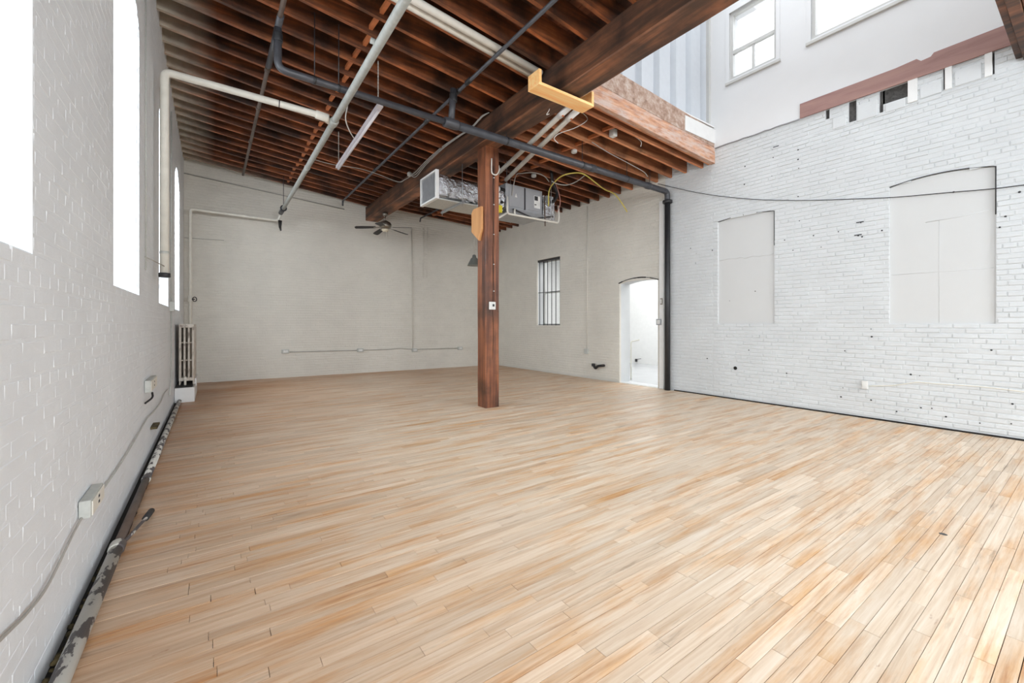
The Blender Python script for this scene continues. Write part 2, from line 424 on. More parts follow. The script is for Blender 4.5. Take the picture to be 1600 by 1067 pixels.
# right wall: front skin 4 cm with niches and pockets, core behind with door and window
PR = lambda u, z, d: (XR-d, u, z)
def yR(px, x=XR): return UP(px, HY-1, 'x', x)[1]
N1 = (yR(1210), yR(1122), 1.385, UP(1122, 347, 'x', XR)[2], .04)
N2 = (yR(1556), yR(1390), 1.40, UP(1390, 293, 'x', XR)[2], .06)
DOOR = (yR(1028), yR(968), 0.0, 2.36, .06)
WB = (yR(875), yR(839), 1.36, 3.30, 0)
pock = [(1290, 1296, 174, 186), (1326, 1338, 160, 190), (1374, 1380, 146, 176), (1380, 1419, 141, 157), (1474, 1477, 108, 140), (1551, 1554, 82, 116)]
ZB = 4.80
pockets = []
for (p, q, y0, y1) in pock:
    A_, B_ = yR(q), yR(p); zc = UP((p+q)/2, y1, 'x', XR)[2]
    pockets.append((A_, B_, zc, ZB-.005, 0))
hf = [N1, N2, DOOR, WB]+pockets
mb = MB()
slab(mb, PR, -4.6, 4.46, -.05, ZB, 0, -.05, [N1, N2]+pockets); slab(mb, PR, 4.46, 5.52, -.05, 5.2, 0, -.05, [])
mb.m = 1; slab(mb, PR, 5.52, 12.5, -.05, 5.2, 0, -.05, [DOOR, WB]); mb.m = 0
slab(mb, PR, -4.6, 4.46, -.05, ZB, -.05, -.38, []); slab(mb, PR, 4.46, 12.5, -.05, 5.2, -.05, -.38, [DOOR, WB])
wr = mb.build('wall_right', [M['wall_r'], M['wall_back']], kind='structure')
brs = bricks(PR, .3, 4.45, .03, ZB-.01, hf, depth=.008, rough=.55)
brs += bricks(PR, 4.45, 5.52, .03, 4.95, hf, depth=.006, rough=.4)
lay(PR, wr, M['wall_r'], brs)
lay(PR, wr, M['wall_back'], bricks(PR, 5.52, 12.14, .03, 4.95, hf, depth=.005, rough=.4), 0)  # far stretch creamier: warm floor bounce put into the brick colour
for nm, N in (('plaster_panel', N1), ('plaster_panel', N2)):
    m = MB(); slab(m, PR, N[0], N[1], N[2], N[3]+N[4], -.030, -.055, [])
    # trim upper corners by following the arch
    m = MB(); k = 14; pts = [(N[0], N[2]), (N[1], N[2])]+[(N[0]+(N[1]-N[0])*i/k, arch(N[0]+(N[1]-N[0])*i/k, N[0], N[1], N[3], N[4])-.006) for i in range(k, -1, -1)]
    m.prism(pts, 'x', XR+.022, XR+.045); m.build(nm, M['niche'], wr)
    m = MB(); yy0, yy1 = N[0]+.02, N[1]-.02
    if N is N1: m.tube([(XR+.021, yy0+(yy1-yy0)*i/12, 2.62+random.uniform(-.02, .02)) for i in range(13)], .007, 5)
    else:
        m.tube([(XR+.021, yy0+.04, 2.83), (XR+.021, yy0+.3, 2.80), (XR+.021, yy0+.62, 2.79)], .004, 5)
        m.tube([(XR+.021, yy0, 1.4+UP(1470, 424, 'x', XR)[2]-1.4), (XR+.021, yy1, UP(1470, 424, 'x', XR)[2])], .003, 5)
        m.tube([(XR+.021, (yy0+yy1)/2, 1.42), (XR+.021, (yy0+yy1)/2, 2.8)], .002, 5)
    m.build('panel_seam', M['niche'], wr)
    # open joint along the arch and the near jamb
    m = MB()
    arcp = [(XR+.006, N[0]+(N[1]-N[0])*i/k, arch(N[0]+(N[1]-N[0])*i/k, N[0], N[1], N[3], N[4])) for i in range(0, k+1)]
    m.tube([(XR-.004, N[0], N[3]-.6)]+[(XR-.004, q[1], q[2]) for q in arcp], .006, 5); m.build('open_joint', M['slate'], wr)
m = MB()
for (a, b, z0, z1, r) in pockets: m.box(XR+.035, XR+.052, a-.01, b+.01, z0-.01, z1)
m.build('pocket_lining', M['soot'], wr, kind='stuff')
for (p, q, y0, y1) in ((1419, 1434, 128, 160), (1477, 1488, 104, 140), (1539, 1551, 80, 120)):
    m = MB(); z0 = UP((p+q)/2, y1, 'x', XR)[2]; m.box(XR-.03, XR+.02, yR(q), yR(p), z0, ZB-.004)
    m.build('joist_stub', M['white'], wr, bevel=.004)
for (p, q, y0, y1) in ((1382, 1417, 158, 172), (1338, 1373, 160, 186), (1300, 1324, 182, 200), (1436, 1474, 130, 150), (1490, 1536, 104, 130)):
    m = MB(); za = UP((p+q)/2, y1, 'x', XR)[2]; zb = UP((p+q)/2, y0, 'x', XR)[2]
    m.box(XR-.02, XR+.03, yR(q)+.01, yR(p)-.01, za, zb); m.build('stone', M['wall_r'], wr, bevel=.012)
# ledge line below the pockets
m = MB(); m.box(XR-.014, XR, .7, 2.75, 4.455, 4.468); m.build('mortar_ledge', M['wall_r'], wr)
# chips and nail holes read off the wall
m = MB()
chips = [(1164, 260), (1208, 246), (1206, 275), (1207, 234), (1247, 234), (1247, 249), (1248, 263), (1247, 307), (1163, 288), (1249, 345), (1345, 348), (1341, 368), (1347, 370), (1310, 362), (1271, 368), (1226, 375), (1283, 386), (1239, 391), (1088, 396), (1079, 388), (1113, 391), (1087, 411), (1378, 360), (1571, 338), (1562, 355), (1361, 514), (1320, 548), (1549, 547), (1362, 526), (1497, 592), (1437, 587), (1317, 606), (1314, 620), (1419, 640), (1439, 637), (1456, 638), (1478, 651), (1531, 661), (1580, 662), (1401, 643), (1423, 585), (1105, 560), (1170, 547), (1490, 300), (1593, 300), (1361, 625), (1582, 631), (1229, 583), (1140, 470), (1180, 455)]
for (px, py) in chips:
    p = UP(px, py, 'x', XR-.009); s = random.uniform(.006, .015)
    m.lathe([(s, 0), (s*.7, .004)], p, 6, (-1, 0, 0))
for (px, py) in ((1212, 229), (1343, 347), (1340, 367)):
    p = UP(px, py, 'x', XR-.009); m.box(p[0]-.004, p[0]+.004, p[1]-.05, p[1]+.04, p[2]-.008, p[2]+.006)
m.build('chip_marks', M['slate'], wr, kind='stuff')
p = UP(1149, 575, 'x', XR-.009)
m = MB(); m.lathe([(.030, 0), (.034, .004), (.018, .006)], p, 9, (-1, 0, 0)); tag(m.build('wall_hole', M['dark']), 'small dark round hole low in the white brick wall', 'hole')
# plastered upper wall of the light well
UA = (3.32, 4.13, 5.98, 7.23, 0); UB = (.9, 2.80, 6.02, 7.3, 0)
mb = MB(); slab(mb, PR, .3, 4.6, ZB, 8.2, .012, -.30, [UA, UB]); wu = mb.build('wall_upper_right', M['plaster'], kind='structure')
for nm, U, rows in (('window_6', UA, 0), ('window_7', UB, 0)):
    a, b, zl, zh, _ = U
    o = MB(); fw = .05
    for (p, q, r, s) in ((a+fw, b-fw, zl, zl+fw), (a+fw, b-fw, zh-fw, zh), (a-.01, a+fw, zl-.01, zh+.01), (b-fw, b+.01, zl-.01, zh+.01)): o.box(XR+.02, XR+.10, p, q, r, s)
    o = o.build(nm, M['trim'], kind='structure')
    zm = zl+.48 if nm == 'window_6' else zl+.0
    if nm == 'window_6':
        m = MB(); m.box(XR+.015, XR+.08, a+fw, b-fw, zm, zm+.06); m.build('transom', M['trim'], o)
        m = MB(); m.box(XR+.03, XR+.07, (a+b)/2-.02, (a+b)/2+.02, zl+fw, zm); m.build('mullion', M['trim'], o)
        m = MB(); m.box(XR+.055, XR+.06, a+fw, b-fw, zm+.06, zh-fw); m.build('pane', M['glass'], o)
        for (p, q) in ((a+fw, (a+b)/2-.02), ((a+b)/2+.02, b-fw)):
            m = MB(); m.box(XR+.045, XR+.05, p, q, zl+fw, zm); m.build('pane', M['glass'], o)
    else:
        m = MB(); m.box(XR+.055, XR+.06, a+fw, b-fw, zl+fw, zh-fw); m.build('pane', M['glass'], o)
    m = MB(); m.box(XR-.05, XR+.02, a-.07, b+.07, zl-.09, zl-.041); m.build('sill', M['trim'], o, bevel=.006)
    m = MB()
    for (p, q, r, s) in ((a-.06, a, zl-.04, zh+.06), (b, b+.06, zl-.04, zh+.06), (a, b, zh, zh+.06)): m.box(XR-.03, XR-.004, p, q, r, s)
    m.build('casing', M['plaster'], o)
# neighbouring building seen through those windows
mb = MB(); mb.box(11.2, 11.5, -6, 12, 4.4, 12); nb = mb.build('neighbour_wall', M['plaster']); tag(nb, 'pale brick building close outside the high windows', 'building')
m = MB(); z = 4.4; r = 0
while z < 11:
    y = 1+(r % 2)*.2
    while y < 9: m.box(11.19, 11.2, y, y+.38, z, z+.115); y += .4
    z += .13; r += 1
m.build('brick_field', M['wall'], nb, kind='stuff')
# other sides of the light well
mb = MB(); mb.box(3.62, 3.95, .3, 4.46, 5.12, 8.2); mb.build('wall_upper_left', M['plaster'], kind='structure')
mb = MB(); mb.box(3.62, 8.3, .15, .45, 5.1, 8.2); mb.build('wall_upper_front', M['plaster'], kind='structure')
mb = MB()
for b_ in ((3.62, 8.3, .15, .8, 8.1, 8.3), (3.62, 8.3, 4.3, 4.95, 8.1, 8.3), (3.62, 4.1, .8, 4.3, 8.1, 8.3), (7.8, 8.3, .8, 4.3, 8.1, 8.3)): mb.box(*b_)  # roof opening is made up, to light the well from above
mb.build('ceiling_upper', M['plaster'], kind='structure')
# ribbed white sheet wall above the header
mb = MB(); x = 3.95; prof = []
while x < 7.95:
    prof += [(x, 0), (x+.30, 0), (x+.345, .09), (x+.445, .09)]; x += .49
prof = [(a, b) for a, b in prof if a < 7.94]+[(7.94, 0)]
for (a, b), (c, d) in zip(prof, prof[1:]):
    y0, y1 = 4.56+b, 4.56+d
    mb.hexa([(a, y0, 5.0), (c, y1, 5.0), (c, y1+.02, 5.0), (a, y0+.02, 5.0), (a, y0, 8.1), (c, y1, 8.1), (c, y1+.02, 8.1), (a, y0+.02, 8.1)])
mb.build('wall_upper_back', M['sheet'], kind='structure')
m = MB(); m.box(7.88, 7.94, 4.50, 4.57, 5.15, 8.1); m.build('trim_1', M['trim'], kind='structure')

mb = MB(); mb.box(XR-.018, XR-.003, .2, 5.3, -.02, .016); mb.build('shadow_gap_strip', M['dark'], kind='structure')  # dark strip put in for the shade along the wall foot
# back wall
LB = math.hypot(XR-XL, BY1-BY0); ux, uy = (XR-XL)/LB, (BY1-BY0)/LB
PB = lambda u, z, d: (XL+ux*u+uy*d, BY0+uy*u-ux*d, z)
mb = MB(); slab(mb, PB, -.3, LB+.3, -.05, 5.6, 0, -.3, []); wb = mb.build('wall_back', M['wall_back'], kind='structure')
lay(PB, wb, M['wall_back'], bricks(PB, 0, LB, .03, 5.4, [], depth=.005, rough=.45), 0)
# unseen wall behind the camera, two big windows added to bring in light
PF = lambda u, z, d: (u, -4.2+d, z)
hF = [(-.1, 2.5, .8, 3.8, 0), (4.3, 6.9, .8, 3.8, 0)]
mb = MB(); slab(mb, PF, -.9, 8.3, -.05, 5.6, 0, -.3, hF); mb.build('unseen_wall_front', M['wall'], kind='structure')
for i, h in enumerate(hF): window_unit('window_%d' % (8+i), PF, h[0], h[1], h[2], h[3], 0, -.12, M['trim'], 4, 3)  # both windows are added, unseen behind the camera

# barred window in the right wall
o = window_unit('window_10', PR, WB[0], WB[1], WB[2], WB[3], 0, -.30, M['trim'], 2, 1, .05)
bw = thing('window_bars', 'five upright dark iron bars over the narrow window by the back corner', 'bars', (XR+.06, (WB[0]+WB[1])/2, WB[2]))
for i in range(6):
    y = WB[0]+.06+(WB[1]-WB[0]-.12)*i/5; m = MB(); m.tube([(XR+.06, y, WB[2]), (XR+.06, y, WB[3])], .011, 8); m.build('bar', M['rail'], bw)
for z in (WB[2]+.02, (WB[2]+WB[3])/2+.0, WB[3]-.03):
    m = MB(); m.box(XR+.055, XR+.07, WB[0], WB[1], z-.008, z+.008) if z < 3 else m.box(XR+.03, XR+.09, WB[0], WB[1], z-.03, z+.03); m.build('cross_rail', M['rail'], bw)
# doorway lining and the white room beyond
m = MB()
for i in range(10):
    u, v = DOOR[0]-.02+(DOOR[1]-DOOR[0]+.04)*i/10, DOOR[0]-.02+(DOOR[1]-DOOR[0]+.04)*(i+1)/10
    zu, zv = arch(u, DOOR[0], DOOR[1], 2.375, .085), arch(v, DOOR[0], DOOR[1], 2.375, .085)
    t0 = random.uniform(.006, .016)
    m.hexa([(XR-.014, u, zu-t0), (XR-.014, v, zv-t0), (XR+.01, v, zv-t0), (XR+.01, u, zu-t0), (XR-.014, u, zu+t0), (XR-.014, v, zv+t0), (XR+.01, v, zv+t0), (XR+.01, u, zu+t0)])
m.build('arch_crack', M['dark'], wr)
mb = MB(); mb.box(8.33, 12.6, -1, 13.5, -.14, -.02); fo = mb.build('floor_next_room', M['greyfloor'], kind='structure')
mb = MB(); mb.box(12.5, 12.8, -1, 13.5, -.1, 4.3); mb.build('wall_next_room', M['white'], kind='structure')
mb = MB(); mb.box(8.33, 12.8, 12.7, 13, -.1, 4.3); mb.box(8.33, 12.8, -1.2, -1, -.1, 4.3); mb.build('wall_next_room_side', M['white'], kind='structure')
mb = MB(); mb.box(8.33, 12.8, -1.2, 13, 4.2, 4.4); mb.build('ceiling_next_room', M['white'], kind='structure')

# ------------------------------------------------------------------ floor
mb = MB(); mb.box(-1, 8.34, -4.6, 12.9, -.3, -.022); fl = mb.build('floor', M['dark'], kind='structure')
BW = .0635; boards = []
y = -1.0
while y < 12.5:
    x = -.462+random.uniform(0, .006); xe = 7.905
    first = True
    while x < xe:
        L = random.uniform(.25, .7) if first else random.choice([random.uniform(.35, .9), random.uniform(.7, 1.6)])
        first = False; x2 = min(x+L, xe)
        if xe-x2 < .15: x2 = xe
        ymax = byy((x+x2)/2)
        if y+BW < ymax+.05: boards.append((x, x2, y))
        x = x2
    y += BW
def board_geo(m, b):
    x0, x1, y0 = b; g = .0011 if random.random() > .06 else .002
    dz = random.uniform(-.0012, .0006)
    m.col = (min(1, max(0, random.gauss(.5, .17))), random.choice([0, .2, .4, random.random()]), random.random(), 1)
    n = len(m.v); e = .0015
    m.v += [(x0+g, y0+g, -.022), (x1-g, y0+g, -.022), (x1-g, y0+BW-g, -.022), (x0+g, y0+BW-g, -.022),
            (x0+g, y0+g, dz), (x1-g, y0+g, dz), (x1-g, y0+BW-g, dz), (x0+g, y0+BW-g, dz)]
    for q in ((4, 5, 6, 7), (0, 1, 5, 4), (1, 2, 6, 5), (2, 3, 7, 6), (3, 0, 4, 7)): m.face([n+i for i in q])
def bsize(b):
    q = [proj(x, y_, 0) for x in (b[0], b[1]) for y_ in (b[2], b[2]+BW)]
    if any(v is None for v in q): return 0
    xs_ = [min(1600, max(0, v[0])) for v in q]; ys_ = [min(1067, max(0, v[1])) for v in q]
    if max(xs_)-min(xs_) < 2 or max(ys_)-min(ys_) < 2: return 0
    return (b[1]-b[0])*BW/min(v[2] for v in q)**3*1000
boards.sort(key=lambda b: -bsize(b))
for b in boards[:300]:
    m = MB(); board_geo(m, b); m.build('floorboard', M['floor'], fl, recalc=False)
m = MB()
for b in boards[300:]: board_geo(m, b)
m.build('floorboard_field', M['floor'], fl, kind='stuff', recalc=False)

# ------------------------------------------------------------------ ceiling: decking, joists, bridging
XB0, XB1 = 3.59, 3.94                       # beam
def zl_(x): return 5.20-(x-XL)*.111         # underside of the left joists
def zr_(x): return 4.74-(x-3.59)*.055       # underside of the right joists
JD = .26
mb = MB(); mb.hexa([(-.97, -4.6, zl_(-.97)+JD+.02), (3.95, -4.6, zl_(3.95)+JD+.02), (3.95, 12.9, zl_(3.95)+JD+.02), (-.97, 12.9, zl_(-.97)+JD+.02),
                    (-.97, -4.6, zl_(-.97)+JD+.1), (3.95, -4.6, zl_(3.95)+JD+.1), (3.95, 12.9, zl_(3.95)+JD+.1), (-.97, 12.9, zl_(-.97)+JD+.1)])
for (y0, y1) in ((-4.6, .36), (4.56, 12.9)):
    mb.hexa([(3.95, y0, zr_(3.95)+JD+.02), (8.3, y0, zr_(8.3)+JD+.02), (8.3, y1, zr_(8.3)+JD+.02), (3.95, y1, zr_(3.95)+JD+.02),
             (3.95, y0, zr_(3.95)+JD+.12), (8.3, y0, zr_(8.3)+JD+.12), (8.3, y1, zr_(8.3)+JD+.12), (3.95, y1, zr_(3.95)+JD+.12)])
ce = mb.build('ceiling', M['dark'], kind='structure')
x = XL+.002
while x < 3.93:
    x1 = min(x+.142, 3.94); m = MB(); m.col = (random.uniform(.2, .9), 0, random.random(), 1); g = .003
    m.hexa([(x+g, -1, zl_(x)+JD), (x1-g, -1, zl_(x1)+JD), (x1-g, 12.5, zl_(x1)+JD), (x+g, 12.5, zl_(x)+JD), (x+g, -1, zl_(x)+JD+.022), (x1-g, -1, zl_(x1)+JD+.022), (x1-g, 12.5, zl_(x1)+JD+.022), (x+g, 12.5, zl_(x)+JD+.022)])
    m.build('ceiling_plank', M['deck'], ce); x += .142
x = 3.96
while x < 7.93:
    x1 = min(x+.142, 7.94); m = MB(); m.col = (random.uniform(.3, 1), 0, random.random(), 1); g = .003
    m.hexa([(x+g, 4.56, zr_(x)+JD), (x1-g, 4.56, zr_(x1)+JD), (x1-g, 12.3, zr_(x1)+JD), (x+g, 12.3, zr_(x)+JD), (x+g, 4.56, zr_(x)+JD+.022), (x1-g, 4.56, zr_(x1)+JD+.022), (x1-g, 12.3, zr_(x1)+JD+.022), (x+g, 12.3, zr_(x)+JD+.022)])
    m.build('ceiling_plank', M['deck'], ce); x += .142
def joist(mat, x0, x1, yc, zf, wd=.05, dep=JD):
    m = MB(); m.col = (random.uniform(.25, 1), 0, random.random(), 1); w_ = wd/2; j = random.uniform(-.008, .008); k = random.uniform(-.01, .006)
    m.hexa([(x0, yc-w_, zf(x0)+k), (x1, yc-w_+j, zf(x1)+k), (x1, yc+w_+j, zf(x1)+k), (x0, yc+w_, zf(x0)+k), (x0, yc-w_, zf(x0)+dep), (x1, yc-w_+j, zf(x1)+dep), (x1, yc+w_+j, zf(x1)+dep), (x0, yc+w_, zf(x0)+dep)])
    tn = random.uniform(0, .4); m.c = [(random.uniform(.8, 1) if i == 0 else tn, 0, 0, 1) for i in range(6)]  # underside lighter than sides: bounce light from the floor put into the colour
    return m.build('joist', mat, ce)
SP = .344
yl = [6.64+SP*k for k in range(-20, 17)]
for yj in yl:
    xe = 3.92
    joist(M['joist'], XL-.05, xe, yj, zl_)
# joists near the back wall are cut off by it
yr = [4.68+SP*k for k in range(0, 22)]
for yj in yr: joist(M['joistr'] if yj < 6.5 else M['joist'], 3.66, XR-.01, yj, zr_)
def brace(y0, y1, x, zf, mat):
    m = MB(); z0 = zf(x)+.012
    m.hexa([(x-.022, y0+.026, z0), (x+.022, y0+.026, z0), (x+.022, y1-.026, z0+.03), (x-.022, y1-.026, z0+.03), (x-.022, y0+.026, z0+.05), (x+.022, y0+.026, z0+.05), (x+.022, y1-.026, z0+.08), (x-.022, y1-.026, z0+.08)])
    m.build('bridging_strut', mat, ce)
for a, b in zip(yl, yl[1:]):
    if a > 2.5: brace(a, b, 1.58+random.uniform(-.03, .03), zl_, M['bridge'])
for a, b in zip(yr, yr[1:]): brace(a, b, 5.45+random.uniform(-.06, .06), zr_, M['bridge'])

# ------------------------------------------------------------------ beam, headers, post
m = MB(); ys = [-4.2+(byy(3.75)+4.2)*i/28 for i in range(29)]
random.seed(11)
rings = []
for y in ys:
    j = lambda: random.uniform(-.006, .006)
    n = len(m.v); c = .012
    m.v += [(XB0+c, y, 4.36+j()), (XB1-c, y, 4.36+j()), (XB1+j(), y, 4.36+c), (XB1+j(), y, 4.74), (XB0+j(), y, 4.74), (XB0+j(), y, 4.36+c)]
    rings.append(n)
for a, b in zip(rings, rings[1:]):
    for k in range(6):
        m.col = (1 if k in (0, 1, 5) else .3, 0, 0, 1); m.face((a+k, a+(k+1) % 6, b+(k+1) % 6, b+k))  # underside lighter, side faces darker: fall of light put into the colour
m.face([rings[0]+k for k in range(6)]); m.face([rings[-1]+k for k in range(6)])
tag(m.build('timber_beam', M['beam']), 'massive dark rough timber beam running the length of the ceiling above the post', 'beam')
random.seed(12)
hd = thing('header_beam', 'scraped two-ply timber header edging the ceiling opening below the ribbed white wall', 'beam', (5.95, 4.46, 4.5))
m = MB(); z = zr_
m.hexa([(3.94, 4.41, z(3.94)), (7.94, 4.41, z(7.94)), (7.94, 4.50, z(7.94)), (3.94, 4.50, z(3.94)), (3.94, 4.41, z(3.94)+.30), (7.94, 4.41, z(7.94)+.30), (7.94, 4.50, z(7.94)+.30), (3.94, 4.50, z(3.94)+.30)])
m.build('lower_ply', M['header'], hd, bevel=.006)
m = MB(); m.hexa([(3.94, 4.50, z(3.94)+.012), (7.94, 4.50, z(7.94)+.012), (7.94, 4.545, z(7.94)+.012), (3.94, 4.545, z(3.94)+.012), (3.94, 4.50, z(3.94)+.29), (7.94, 4.50, z(7.94)+.29), (7.94, 4.545, z(7.94)+.29), (3.94, 4.545, z(3.94)+.29)])
m.build('inner_ply', M['joistr'], hd)
m = MB(); m.hexa([(3.94, 4.425, z(3.94)+.315), (7.94, 4.425, z(7.94)+.315), (7.94, 4.55, z(7.94)+.315), (3.94, 4.55, z(3.94)+.315), (3.94, 4.425, z(3.94)+.68), (7.94, 4.425, z(7.94)+.66), (7.94, 4.55, z(7.94)+.66), (3.94, 4.55, z(3.94)+.68)])
m.build('upper_ply', M['header2'], hd, bevel=.008)
m = MB(); m.box(6.95, 7.94, 4.412, 4.43, z(7.4)+.36, z(7.4)+.63); m.build('plaster_remnant', M['white'], hd)
m = MB(); m.box(3.95, 7.94, 4.43, 4.56, 5.205, 5.23); m.build('capping', M['white'], hd)
h2 = thing('near_header_beam', 'dark three-ply timber header at the near edge of the ceiling opening, top right', 'beam', (5.95, .52, 4.5))
for (y0, y1, zz) in ((.600, .655, 4.60), (.505, .595, 4.56), (.36, .50, 4.585)):
    m = MB(); m.col = (.5, 0, random.random(), 1); m.box(3.94, 7.94, y0, y1, zz, zz+.42); m.build('ply', M['beam'], h2, bevel=.005)
m = MB(); x0, x1, y0, y1 = 3.695, 3.965, 5.975, 6.24; ring = []
for i in range(13):
    z_ = 4.36*i/12; n = len(m.v); j = lambda: random.uniform(-.003, .003); c = .01
    m.v += [(x0+c, y0+j(), z_), (x1-c, y0+j(), z_), (x1+j(), y0+c, z_), (x1+j(), y1-c, z_), (x1-c, y1, z_), (x0+c, y1, z_), (x0+j(), y1-c, z_), (x0+j(), y0+c, z_)]
    ring.append(n)
for a, b in zip(ring, ring[1:]):
    for k in range(8): m.face((a+k, a+(k+1) % 8, b+(k+1) % 8, b+k))
m.face([ring[0]+k for k in range(8)]); m.face([ring[-1]+k for k in range(8)])
po = m.build('timber_post', M['post']); tag(po, 'square reddish brown timber post standing alone in the floor', 'post')
cr = MB(); pts = [(3.838+random.uniform(-.006, .006), 5.972, 4.2-.17*i) for i in range(21)]
cr.tube(pts, .004, 5, radii=[.001]+[random.uniform(.002, .005) for _ in pts[1:-1]]+[.001]); cr.build('drying_crack', M['dark'], po)
m = MB(); m.prism([(3.94, 6.20, )] if False else [(6.04, 2.98), (6.04, 3.36), (6.30, 3.36), (6.36, 3.30), (6.36, 2.98), (6.12, 2.80)], 'x', 3.645, 3.69)
tag(m.build('pine_block', M['pineb'], bevel=.003), 'pale pine offcut nailed to the side of the post', 'board')
th = thing('thermostat', 'small white square thermostat fixed to the front of the post', 'thermostat', (3.815, 5.97, 1.70))
m = MB(); m.box(3.752, 3.878, 5.945, 5.972, 1.638, 1.768); m.build('case', M['outlet'], th, bevel=.008)
m = MB(); m.box(3.812, 3.85, 5.942, 5.946, 1.69, 1.73); m.build('screen', M['slate'], th)
m = MB(); m.tube([(3.852+.004*math.sin(i*1.3), 5.966, 1.77+(4.05-1.77)*i/24) for i in range(25)], .0035, 5)
wi = m.build('thermostat_wire', M['bcable']); tag(wi, 'thin dark wire stapled up the front of the post to the thermostat', 'wire')
for z_ in (1.95, 2.4, 2.9, 3.4, 3.85):
    m = MB(); m.box(3.842, 3.862, 5.958, 5.972, z_-.006, z_+.006); m.build('staple', M['outlet'], wi)
m = MB(); m.tube(smoothpath([(3.80, 5.955, 4.16), (3.80, 5.955, 3.95), (3.83, 5.95, 3.90), (3.90, 5.95, 3.91), (3.96, 5.97, 4.0), (3.985, 6.02, 4.1)]), .011, 8)
tag(m.build('flexible_conduit', M['pvc']), 'short white conduit hooked around the top of the post', 'conduit')

# red board on the right wall
m = MB(); y0, y1 = .665, yR(1251)
zt = 5.03
m.prism([(y0, ZB-.01), (y1, ZB-.01), (y1, zt), (yR(1400), zt+.0), (yR(1433), zt+.02), (yR(1440), zt-.03), (yR(1455), zt-.02), (yR(1460), zt+.02), (y0, zt+.03)], 'x', XR-.035, XR-.012)
tag(m.build('wall_plate_board', M['redboard'], bevel=.003), 'long faded reddish board across the top of the white brick on the right', 'board')
# ragged edge where plaster meets brick
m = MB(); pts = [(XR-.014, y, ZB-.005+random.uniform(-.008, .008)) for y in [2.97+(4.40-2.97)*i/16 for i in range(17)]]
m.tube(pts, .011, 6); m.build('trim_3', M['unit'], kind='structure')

# ------------------------------------------------------------------ pipes
def pipe(name, mat, pts, r, label, cat='pipe', n=14, group=None, rb=.09):
    m = MB(); m.tube(bend(pts, rb), r, n); o = m.build(name, mat); tag(o, label, cat, group); return o
def collar(p, d, r, L, mat, par, nm='coupling', n=14):
    p = Vector(p); d = Vector(d).normalized()*L/2; m = MB(); m.tube([p-d, p-d*.8, p+d*.8, p+d], r, n, radii=[r*.93, r, r, r*.93]); return m.build(nm, mat, par)
YP = 5.40; PX = 7.85
drain = thing('drain_pipe', 'thick dark drain pipe crossing below the joists and dropping down the right wall', 'pipe', (PX, YP, 0))
m = MB(); m.tube([(PX, YP, 0.0), (PX, YP, 3.98)], .058, 16); m.build('stack', M['black'], drain)  # darker than the horizontal run: lighting difference put into the colour
m = MB(); m.tube(bend([(PX, YP, 3.96), (PX, YP, 4.19), (2.766, YP, 4.242)], .11), .0585, 16); m.build('pipe_run', M['darkpipe'], drain)
m = MB(); m.tube(bend([(2.85, YP, 4.241), (.60, YP, 4.265), (.60, YP, 4.72)], .10), .041, 16); m.build('pipe_run', M['darkpipe'], drain)
collar((PX, YP, 3.98), (0, 0, 1), .10, .06, M['black'], drain, 'flange')
collar((7.2, YP, 4.196), (1, 0, 0), .068, .12, M['darkpipe'], drain); collar((2.766, YP, 4.242), (1, 0, 0), .070, .22, M['darkpipe'], drain)
collar((5.6, YP, 4.213), (1, 0, 0), .068, .12, M['darkpipe'], drain); collar((.60, YP, 4.62), (0, 0, 1), .050, .1, M['black'], drain)
m = MB(); m.tube([(2.766, YP, 4.25), (2.80, YP, 4.74)], .045, 12); m.build('vent_branch', M['darkpipe'], drain)
collar((2.80, YP, 4.62), (0, 0, 1), .055, .12, M['black'], drain)
for i, x in enumerate((.98, 1.25, 3.72, 5.35, 6.55, 7.25)):
    zt = zl_(x) if x < 3.6 else zr_(x); zp = 4.265-(x-.6)/(PX-.6)*.075
    m = MB(); m.tube([(x, YP, zp+.06), (x, YP, zt+.03 if x != 3.72 else 4.37)], .006, 6); m.build('hanger_rod', M['black'], drain)
    collar((x, YP, zp), (1, 0, 0), .064 if x > 2.8 else .046, .03, M['black'], drain, 'hanger_ring')
sp = thing('sprinkler_pipe', 'straight dark iron pipe just under the joists left of the beam', 'pipe', (2.88, 7, 4.7))
m = MB(); m.tube(bend([(2.88, .3, 4.74), (2.88, 12.0, 4.73), (2.88, 12.0, 4.60)], .06), .024, 12); m.build('pipe_run', M['darkpipe'], sp)
for y in (2.1, 5.1, 5.42, 6.5, 9.2): collar((2.88, y, 4.74), (0, 1, 0), .036, .12, M['black'], sp)
br_ = thing('brown_iron_pipe', 'thin brown iron pipe under the joists nearest the left wall', 'pipe', (.6, 7, 4.9))
m = MB(); m.tube([(.60, 2.6, 4.62), (.60, 5.4, 4.755), (.61, 12.2, 5.03)], .026, 12); m.build('pipe_run', M['brownpipe'], br_)
for y, z_ in ((4.75, 4.73), (6.5, 4.80), (7.9, 4.86), (9.6, 4.925)): collar((.60, y, z_), (0, 1, .04), .034, .10, M['brownpipe'], br_)
m = MB(); m.tube([(.605, 5.2, 4.745), (.605, 6.4, 4.795)], .036, 12); m.build('sleeve', M['darkpipe'], br_)
m = MB(); m.tube([(2.88+2.2, 10.4, 4.56), (5.08, 11.9, 4.56), (5.08, 11.95, 4.46)], .022, 10); tag(m.build('short_iron_pipe', M['darkpipe']), 'short dark pipe under the joists behind the air handler', 'pipe')
gp = thing('steam_main', 'large grey white pipe slung lengthwise below the joists', 'pipe', (1.41, 7, 4.2))
m = MB(); m.tube([(1.286, .6, 4.08), (1.335, 5.1, 4.13), (1.41, 12.0, 4.205)], .042, 16); m.build('pipe_run', M['greypipe'], gp)
for y, z_ in ((8.2, 4.164),): collar((1.369, y, z_), (0, 1, 0), .049, .03, M['box'], gp)
collar((1.346, 6.1, 4.141), (0, 1, 0), .054, .16, M['greypipe'], gp)
